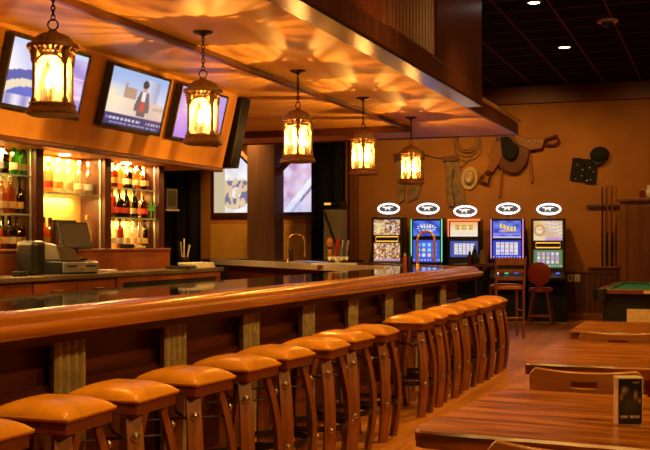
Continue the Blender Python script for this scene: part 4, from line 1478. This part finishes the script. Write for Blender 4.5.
# cue rack
rk = wall_thing('cue_rack', 'wooden pool cue rack fixed on the wall left of the tall cabinet', 'rack', 604, 266)
q = wy(604, 206, WY).z - rk.location.z
MB().box(-0.27, 0.27, -0.10, 0.0, -0.04, 0.0).build('foot_shelf', M['redwood'], rk, bevel=0.006)
b = MB()
b.box(-0.30, 0.30, -0.07, 0.0, q - 0.02, q + 0.025)
b.build('clip_bar', M['darkwood'], rk, bevel=0.005)
b = MB()
for k in range(9):
    b.cyl((-0.26 + k * 0.065, -0.09, q + 0.003), (-0.26 + k * 0.065, -0.06, q + 0.003), 0.013, 8)
b.build('clip', M['black'], rk)
for k, (u, nm) in enumerate(((603, 'leftmost'), (608, 'middle'), (613, 'rightmost'))):
    p = wy(u, 266, WY)
    zt = wy(u, 183 + (0 if k else 2), WY).z
    c_ = thing('pool_cue', nm + ' of the three pool cues standing in the wall rack', 'pool cue', (p.x, WY - 0.085, p.z + 0.001), 0, 'pool cues in the rack')
    L = zt - p.z
    MB().lathe([(0.018, 0), (0.018, 0.05), (0.016, L * 0.4)], 10).build('butt', M['matte'], c_, smooth=True)
    MB().lathe([(0.016, L * 0.4), (0.009, L - 0.03)], 10).build('shaft', M['saddle2'] if k else M['black'], c_, smooth=True)
    MB().lathe([(0.010, L - 0.03), (0.010, L)], 8).build('tip', M['ivory'], c_)
# switch plates
for u, mt, lb in ((570.5, M['ivory'], 'ivory switch plate on the dark wainscot, left of the pair'), (577.5, M['white'], 'white switch plate on the dark wainscot, right of the pair')):
    p = wy(u, 278, WY)
    s_ = thing('switch_plate', lb, 'switch', (p.x, WY - 0.022, p.z), 0, 'switch plates on the wainscot')
    MB().box(-0.05, 0.05, -0.008, 0, -0.065, 0.065).build('plate', mt, s_, bevel=0.003)
    MB().box(-0.015, 0.015, -0.014, -0.008, -0.03, 0.03).build('toggle', M['grey'] if mt == M['ivory'] else M['ivory'], s_)

# tall wooden cabinet on the right
cx0 = wy(620, 240, 18.7)
cb = thing('tall_cabinet', 'tall reddish wood cabinet with moulded top behind the pool table', 'cabinet', (cx0.x + 0.75, 18.95, 0))
zt = wy(630, 198, 18.7).z
MB().box(-0.75, 0.75, -0.25, 0.40, 0.0, zt - 0.06).build('carcass', M['redwood'], cb, bevel=0.006)
MB().box(-0.80, 0.80, -0.31, 0.42, zt - 0.06, zt).build('top', M['redwood'], cb, bevel=0.012)
for sx in (0, 1):
    d = MB().box(-0.62 + sx * 0.63, -0.01 + sx * 0.63, -0.275, -0.25, 0.12, zt - 0.12).build('door', M['redwood'], cb, bevel=0.008)
    MB().ball((-0.06 + sx * 0.14, -0.295, 0.95), 0.018, 6).build('knob', M['brass'], d)
MB().box(-0.75, -0.63, -0.268, -0.25, 0.0, zt - 0.06).build('stile', M['redwood'], cb, bevel=0.004)
p = wy(643, 196, 18.85)
t = thing('glass_jar', 'small glass jar with a brass lid standing on the tall cabinet', 'jar', (p.x, 18.85, zt + 0.001))
MB().lathe([(0.05, 0), (0.06, 0.03), (0.06, 0.10), (0.04, 0.13)], 14).build('jar_body', G['pink'], t, smooth=True)
MB().lathe([(0.042, 0.13), (0.042, 0.16), (0.02, 0.175)], 12).build('lid', M['brass'], t, smooth=True)
p = wy(650, 196, 18.85)
t = thing('white_pitcher', 'white china pitcher standing on the tall cabinet', 'pitcher', (p.x, 18.85, zt + 0.001))
MB().lathe([(0.05, 0), (0.075, 0.05), (0.07, 0.12), (0.045, 0.17), (0.055, 0.22), (0.05, 0.22), (0.04, 0.17)], 16).build('pitcher_body', M['white'], t, smooth=True)
MB().tube([(0.06, 0, 0.19), (0.12, 0, 0.16), (0.11, 0, 0.08), (0.07, 0, 0.05)], 0.01, 6).build('handle', M['white'], t, smooth=True)

# ------------------------------------------------------------------ pool table
pt_ = thing('pool_table', 'dark pool table with green cloth in front of the tall cabinet', 'pool table', (-0.68, 14.85, 0))
W2, L2 = 0.72, 1.36
MB().box(-W2 + 0.10, W2 - 0.10, -L2 + 0.10, L2 - 0.10, 0.74, 0.775).build('playing_cloth', M['felt'], pt_)
b = MB()
for x0, x1, y0, y1 in ((-W2, W2, -L2, -L2 + 0.09), (-W2, W2, L2 - 0.09, L2), (-W2, -W2 + 0.09, -L2 + 0.09, L2 - 0.09), (W2 - 0.09, W2, -L2 + 0.09, L2 - 0.09)):
    b.box(x0, x1, y0, y1, 0.74, 0.80)
b.build('rail', M['saddle'], pt_, bevel=0.012)
b = MB()
for x0, x1, y0, y1 in ((-W2 + 0.09, W2 - 0.09, -L2 + 0.09, -L2 + 0.14), (-W2 + 0.09, W2 - 0.09, L2 - 0.14, L2 - 0.09), (-W2 + 0.09, -W2 + 0.14, -L2 + 0.14, L2 - 0.14), (W2 - 0.14, W2 - 0.09, -L2 + 0.14, L2 - 0.14)):
    b.box(x0, x1, y0, y1, 0.775, 0.797)
b.build('cushion', M['felt'], pt_, bevel=0.006)
MB().box(-W2 + 0.07, W2 - 0.07, -L2 + 0.07, L2 - 0.07, 0.30, 0.74).build('body', M['matte'], pt_, bevel=0.01)
for sx in (-1, 1):
    for sy in (-1, 0, 1):
        b = MB()
        b.lathe([(0.085, 0.66), (0.095, 0.74), (0.092, 0.80), (0.06, 0.803), (0.05, 0.78)], 14, (sx * (W2 - 0.05), sy * (L2 - 0.05), 0))
        b.build('pocket', M['black'], pt_, smooth=True)
    for sy in (-1, 1):
        MB().box(sx * (W2 - 0.22) - 0.09, sx * (W2 - 0.22) + 0.09, sy * (L2 - 0.25) - 0.09, sy * (L2 - 0.25) + 0.09, 0, 0.32).build('leg', M['matte'], pt_, bevel=0.015)
MB().box(-0.36, 0.0, -L2 + 0.058, -L2 + 0.072, 0.34, 0.56).build('coin_plate', M['ivory'], pt_)
MB().box(-0.16, -0.06, -L2 - 0.004, -L2 + 0.01, 0.752, 0.788).build('name_plate', M['ivory'], pt_)
for x, y, mt, nm in ((-0.86, 15.6, 'white', 'white pool ball on the green cloth, left of the group'), (-0.68, 15.65, 'white', 'white pool ball on the green cloth near the middle'),
                     (-0.76, 15.1, 'white', 'white pool ball on the green cloth, nearest of the group'), (-0.72, 15.13, 'matte', 'dark pool ball beside the nearest white ball')):
    o = MB().ball((0, 0, 0), 0.0285, 8).build('pool_ball', M[mt], smooth='all')
    o.location = (x, y, 0.8035)
    tag(o, nm, 'pool ball', 'pool balls on the table')

# ------------------------------------------------------------------ dining tables, chairs, tent card
def table(loc, rz, w, d, label):
    t = thing('dining_table', label, 'table', loc, rz, 'varnished plank tables')
    b = MB()
    n = 26
    top, mid, bot = [], [], []
    rr = random.Random(int(loc[1] * 10))
    outline = []
    for k in range(n):
        outline.append((k / n * w, 0, 0, -1))
    for k in range(n // 2):
        outline.append((w, k / (n // 2) * d, 1, 0))
    for k in range(n):
        outline.append((w - k / n * w, d, 0, 1))
    for k in range(n // 2):
        outline.append((0, d - k / (n // 2) * d, -1, 0))
    for x, y, nx, ny in outline:
        j = rr.uniform(-0.006, 0.006)
        ci = 0.022 if (min(x, w - x) < 0.02 and min(y, d - y) < 0.02) else 0
        px, py = x + (ci if x < w / 2 else -ci) + nx * j, y + (ci if y < d / 2 else -ci) + ny * j
        top.append(b.bm.verts.new((px - nx * 0.007, py - ny * 0.007, 0.75)))
        mid.append(b.bm.verts.new((px, py, 0.741)))
        bot.append(b.bm.verts.new((px - nx * 0.012, py - ny * 0.012, 0.690)))
    b.bm.faces.new(top)
    b.bm.faces.new(list(reversed(bot)))
    b.ringbridge(bot, mid)
    b.ringbridge(mid, top)
    b.build('tabletop', M['table'], t, smooth=True)
    for x in (0.16, w - 0.16):
        for y in (0.14, d - 0.14):
            MB().box(x - 0.035, x + 0.035, y - 0.035, y + 0.035, 0, 0.69).build('leg', M['table'], t, bevel=0.006)
    b = MB()
    b.box(0.16, w - 0.16, 0.13, 0.15, 0.60, 0.69).box(0.16, w - 0.16, d - 0.15, d - 0.13, 0.60, 0.69)
    b.box(0.15, 0.17, 0.14, d - 0.14, 0.60, 0.69).box(w - 0.17, w - 0.15, 0.14, d - 0.14, 0.60, 0.69)
    b.build('apron', M['table'], t)
    return t
table((-0.97, 3.41, 0), -0.105, 1.5, 1.13, 'plank table nearest the camera with a tent card on it')
table((-0.955, 5.50, 0), 0.0, 1.5, 1.36, 'plank table in the middle of the row of three')
table((-0.99, 7.62, 0), 0.0, 1.5, 1.05, 'plank table farthest back, in front of the pool table')

def make_chair():
    t = thing('dining_chair', 'x', 'chair', group='light wood dining chairs at the plank tables')
    # faces +y; back towards -y
    b = MB()
    n = 18
    x2, zlo, zhi = 0.25, 0.688, 0.80
    hole = (7, 10)
    front, back_ = [], []
    for k in range(n + 1):
        f = 2 * k / n - 1
        y = -0.235 + 0.075 * f * f
        ztop = zhi + 0.012 * f * f - (0.035 if abs(f) > 0.97 else 0)
        zb = zlo + 0.018 * abs(f) ** 2
        zs = (zb, zb + 0.044, ztop - 0.044, ztop)
        front.append([b.bm.verts.new((f * x2, y - 0.012, z)) for z in zs])
        back_.append([b.bm.verts.new((f * x2, y + 0.012, z)) for z in zs])
    for k in range(n):
        for j in range(3):
            if j == 1 and hole[0] <= k <= hole[1]:
                for (p, q) in ((1, 1), (2, 2)):
                    b.bm.faces.new((front[k][p], front[k + 1][p], back_[k + 1][p], back_[k][p]))
                if k == hole[0]:
                    b.bm.faces.new((front[k][1], front[k][2], back_[k][2], back_[k][1]))
                if k == hole[1]:
                    b.bm.faces.new((front[k + 1][1], front[k + 1][2], back_[k + 1][2], back_[k + 1][1]))
                continue
            b.bm.faces.new((front[k][j], front[k + 1][j], front[k + 1][j + 1], front[k][j + 1]))
            b.bm.faces.new((back_[k][j], back_[k][j + 1], back_[k + 1][j + 1], back_[k + 1][j]))
        b.bm.faces.new((front[k][0], back_[k][0], back_[k + 1][0], front[k + 1][0]))
        b.bm.faces.new((front[k][3], front[k + 1][3], back_[k + 1][3], back_[k][3]))
    for k in (0, n):
        for j in range(3):
            b.bm.faces.new((front[k][j], front[k][j + 1], back_[k][j + 1], back_[k][j]))
    b.build('backrest', M['chairwood'], t, smooth=True, bevel=0.006)
    b = MB()
    b.lathe([(0.20, 0.43), (0.22, 0.44), (0.22, 0.455), (0.20, 0.465)], 24, sq=4)
    b.build('seat', M['chairwood'], t, smooth=True)
    for sx in (-1, 1):
        MB().tube([(sx * 0.19, -0.17, 0.0), (sx * 0.19, -0.165, 0.44), (sx * 0.215, -0.165, 0.70)], [0.017, 0.02, 0.016], 8).build('leg', M['chairwood'], t, smooth=True)
        MB().tube([(sx * 0.19, 0.18, 0.0), (sx * 0.175, 0.16, 0.435)], [0.015, 0.02], 8).build('leg', M['chairwood'], t, smooth=True)
        MB().tube([(sx * 0.19, -0.17, 0.22), (sx * 0.182, 0.17, 0.22)], 0.01, 6).build('stretcher', M['chairwood'], t, smooth=True)
        MB().tube([(sx * 0.08, -0.17, 0.46), (sx * 0.08, -0.225, 0.67)], 0.01, 6).build('spindle', M['chairwood'], t, smooth=True)
    return t
ch0 = make_chair()
ch0.location = (-0.55, 5.02, 0)
ch0['label'] = 'light wood chair with slotted back between the nearest and middle tables'
dup(ch0, (-0.58, 7.12, 0), 0.0, 'light wood chair with slotted back between the middle and farthest tables')
dup(ch0, (-0.37, 3.19, 0), 0.0, 'light wood chair cut by the photo bottom at the nearest table')

def card_paint(u, v):
    c = (0.022, 0.016, 0.012)
    def blob(cx, cy, rx, ry, k, c):
        d = math.hypot((u - cx) / rx, (v - cy) / ry)
        return lerp(c, k, 1.3 - d) if d < 1.3 else c
    c = blob(0.5, 0.45, 0.42, 0.22, (0.06, 0.055, 0.03), c)
    c = blob(0.27, 0.74, 0.15, 0.09, (0.42, 0.26, 0.13), c)
    c = blob(0.33, 0.70, 0.07, 0.06, (0.05, 0.03, 0.02), c)
    c = blob(0.12, 0.60, 0.08, 0.08, (0.36, 0.18, 0.08), c)
    c = blob(0.73, 0.64, 0.09, 0.11, (0.40, 0.22, 0.11), c)
    c = blob(0.90, 0.52, 0.06, 0.06, (0.45, 0.28, 0.14), c)
    if 0.90 < v < 0.935 and 0.58 < u < 0.92 and math.sin(u * 90) > -0.5:
        c = (0.50, 0.34, 0.16)
    if 0.13 < v < 0.20 and 0.08 < u < 0.90:
        if math.sin(u * 75) > -0.55 and not (0.40 < u < 0.46) and not (0.55 < u < 0.60):
            c = (0.66, 0.50, 0.34)
        if 0.155 < v < 0.175 and 0.54 < u < 0.61:
            c = (0.66, 0.50, 0.34)
    return c
tc = thing('tent_card', 'upright black printed card in a pale frame standing on the nearest table', 'table card', (-0.285, 3.76, 0.7505), 0.36)
MB().box(-0.043, 0.043, -0.026, 0.026, 0, 0.165).build('card_holder', M['acrylic'], tc, bevel=0.003)
picture('front_print', 0.079, 0.153, 40, 70, card_paint, M['print'], tc, -0.0275, 0.006)

# ------------------------------------------------------------------ tall chair and round-backed stool by the machines
hc = thing('bar_chair', 'tall dark wooden ladder-back bar chair with leather seat past the bar end', 'chair', (-2.86, 15.35, 0), 0.42)
for sx in (-1, 1):
    MB().tube([(sx * 0.20, -0.20, 0), (sx * 0.20, -0.20, 0.72), (sx * 0.215, -0.26, 1.17)], [0.02, 0.022, 0.018], 8).build('leg', M['redwood'], hc, smooth=True)
    MB().tube([(sx * 0.21, 0.21, 0), (sx * 0.19, 0.19, 0.72)], [0.018, 0.022], 8).build('leg', M['redwood'], hc, smooth=True)
for z, yy, hh in ((0.86, -0.222, 0.05), (0.97, -0.238, 0.05), (1.10, -0.255, 0.09)):
    b = MB()
    m_ = 10
    prof = [(-0.205 + 0.41 * k / m_, z + hh / 2 + (0.02 * math.sin(PI * k / m_) if hh > 0.06 else 0)) for k in range(m_ + 1)]
    b.prism(prof + [(0.205, z - hh / 2), (-0.205, z - hh / 2)], yy - 0.01, yy + 0.01)
    b.build('back_slat', M['redwood'], hc, bevel=0.003)
b = MB()
b.lathe([(0.20, 0.70), (0.225, 0.715), (0.225, 0.745), (0.19, 0.775), (0.10, 0.785)], 24, sq=5)
b.build('seat', M['seatcloth'], hc, smooth=True)
b = MB()
b.tube([(-0.2, -0.2, 0.30), (0.2, -0.2, 0.30)], 0.013, 6)
b.tube([(-0.2, 0.2, 0.26), (0.2, 0.2, 0.26)], 0.013, 6)
b.tube([(-0.2, -0.2, 0.40), (-0.2, 0.2, 0.40)], 0.013, 6)
b.tube([(0.2, -0.2, 0.40), (0.2, 0.2, 0.40)], 0.013, 6)
b.build('stretcher', M['redwood'], hc, smooth=True)

p = wy(541, 300, 18.0)
rs = thing('round_back_stool', 'wooden stool with round oxblood back facing the rightmost slot machine', 'stool', (p.x, 18.0, 0), 0.0)
b = MB()
b.lathe([(0.17, 0.55), (0.20, 0.56), (0.20, 0.60), (0.17, 0.625)], 22)
b.build('seat', M['redlea'], rs, smooth=True)
m_ = Matrix.Translation((0, -0.20, 0.86)) @ Matrix.Rotation(PI / 2 + 0.1, 4, 'X')
b = MB()
b.lathe([(0.17, -0.02), (0.195, -0.015), (0.195, 0.015), (0.17, 0.022), (0.05, 0.024)], 26)
bmesh.ops.transform(b.bm, matrix=m_, verts=b.bm.verts[:])
b.build('backrest', M['redlea'], rs, smooth=True)
b = MB()
b.box(-0.05, 0.05, -0.19, -0.165, 0.56, 0.86)
b.build('back_post', M['redwood'], rs)
for sx in (-1, 1):
    for sy in (-1, 1):
        MB().tube([(sx * 0.20, sy * 0.20, 0), (sx * 0.11, sy * 0.11, 0.56)], 0.02, 8).build('leg', M['redwood'], rs, smooth=True)
b = MB()
for s_ in (-1, 1):
    b.tube([(-0.18, s_ * 0.18, 0.15), (0.18, s_ * 0.18, 0.15)], 0.018, 6)
    b.tube([(s_ * 0.17, -0.17, 0.20), (s_ * 0.17, 0.17, 0.20)], 0.014, 6)
b.build('footrest', M['chairwood'], rs, smooth=True)

# ------------------------------------------------------------------ dark ceiling fittings
def ceil_pt(u, v, z=4.2):
    Yc = FPX * (CH - z) / (v - VP)
    Xc = (u - UP) / FPX * Yc
    return (Xc * CS - Yc * SN, Xc * SN + Yc * CS, z)
def cl(u, v, mt, label, r_=0.09):
    p = ceil_pt(u, v)
    t = thing('ceiling_downlight', label, 'ceiling light', (p[0], p[1], 4.2), 0, 'downlights in the black ceiling')
    MB().lathe([(r_, -0.025), (r_ + 0.02, -0.012), (r_ + 0.02, 0.0)], 20, cap=False).build('trim_ring', M['saddle'], t, smooth=True)
    MB().lathe([(r_ * 0.95, -0.02), (r_ * 0.95, -0.001)], 20).build('lens', mt, t)
cl(534, 1, M['spotlit'], 'bright white ceiling light at the top edge of the photo', 0.07)
cl(564.5, 46, M['downlight'], 'dim amber ceiling light in the middle of the black tiles', 0.085)
p = ceil_pt(607.5, 20)
t = thing('dome_camera', 'pale-rimmed dark dome camera on the black ceiling', 'security camera', (p[0], p[1], 4.2))
MB().lathe([(0.13, -0.03), (0.135, -0.015), (0.13, 0)], 22).build('rim', M['ivory'], t, smooth=True)
b = MB()
b.ball((0, 0, -0.03), 0.075, 10, (1, 1, 0.9))
b.build('dome', M['black'], t, smooth=True)

# ------------------------------------------------------------------ light
WARM = (1.0, 0.54, 0.115)
for k, (y0, y1) in BAYS.items():
    lamp('shelf_light', 'AREA', (-4.80, (y0 + y1) / 2, 2.045), 22, (1.0, 0.60, 0.17), (0.15, 0.7))
lamp('shelf_light', 'AREA', (-4.80, 4.6, 2.045), 12, (1.0, 0.60, 0.17), (0.15, 0.7))
lamp('shelf_light', 'AREA', (-4.80, 6.25, 2.045), 16, (1.0, 0.60, 0.17), (0.15, 0.3))  # extra unseen light, added to lift the dark bottles of the left bay
for bay, z in (('left', 1.84), ('middle', 1.73), ('right', 1.81), ('right', 1.56), ('left', 1.555)):
    y0, y1 = BAYS[bay]
    lamp('shelf_light', 'AREA', (-4.86, (y0 + y1) / 2, z), 7, (1.0, 0.60, 0.17), (0.05, 0.6))
for x, y, e in ((-1.5, 2.2, 300), (-1.5, 4.6, 300), (-1.5, 7.0, 300), (-1.5, 9.4, 300), (-1.5, 11.8, 330), (0.4, 4.4, 170), (0.4, 6.8, 170), (-1.6, 14.6, 420)):
    lamp('ceiling_spot', 'SPOT', (x, y, 4.15), e, WARM, 0.07, (x - 0.1, y + 0.25, 0), 75, 0.8)
for y, e in ((1.5, 300), (4.5, 300), (7.5, 300), (10.5, 300)):                     # added fill lights over the dining side, washing the bar front and the fascia
    lamp('bar_front_fill', 'SPOT', (2.2, y, 4.1), e, WARM, 0.12, (-2.8, y + 1.2, 1.0), 100, 0.9)
for x, e in ((-5.2, 150), (-3.2, 150), (-1.2, 75), (1.0, 30)):
    lamp('wall_spot', 'SPOT', (x, 17.0, 4.15), e * 1.3, WARM, 0.1, (x, WY, 1.9), 95, 0.9)
lamp('stage_spot', 'SPOT', (-8.4, 17.6, 4.1), 320, WARM, 0.1, (-8.4, WY, 1.2), 80, 0.9)
for x, y in ((-4.4, 9.9), (-5.6, 11.6), (-7.2, 13.2)):  # added fills without fixtures, brightening the steel edge and the bar end
    lamp('bar_end_fill', 'SPOT', (x, y, 2.74), 190, WARM, 0.04, (x - 0.4, y + 1.0, 1.0), 110, 0.8)
w_ = bpy.data.worlds.new('world')
sc.world = w_
w_.use_nodes = True
w_.node_tree.nodes['Background'].inputs['Color'].default_value = (0.05, 0.03, 0.02, 1)
w_.node_tree.nodes['Background'].inputs['Strength'].default_value = 0.3

sc.view_settings.view_transform = 'Standard'
sc.view_settings.look = 'None'
sc.view_settings.exposure = 0.0
sc.cycles.use_denoising = True
sc.cycles.max_bounces = 8
sc.cycles.transparent_max_bounces = 16
sc.cycles.sample_clamp_indirect = 4.0
sc.cycles.caustics_reflective = False
sc.cycles.caustics_refractive = False
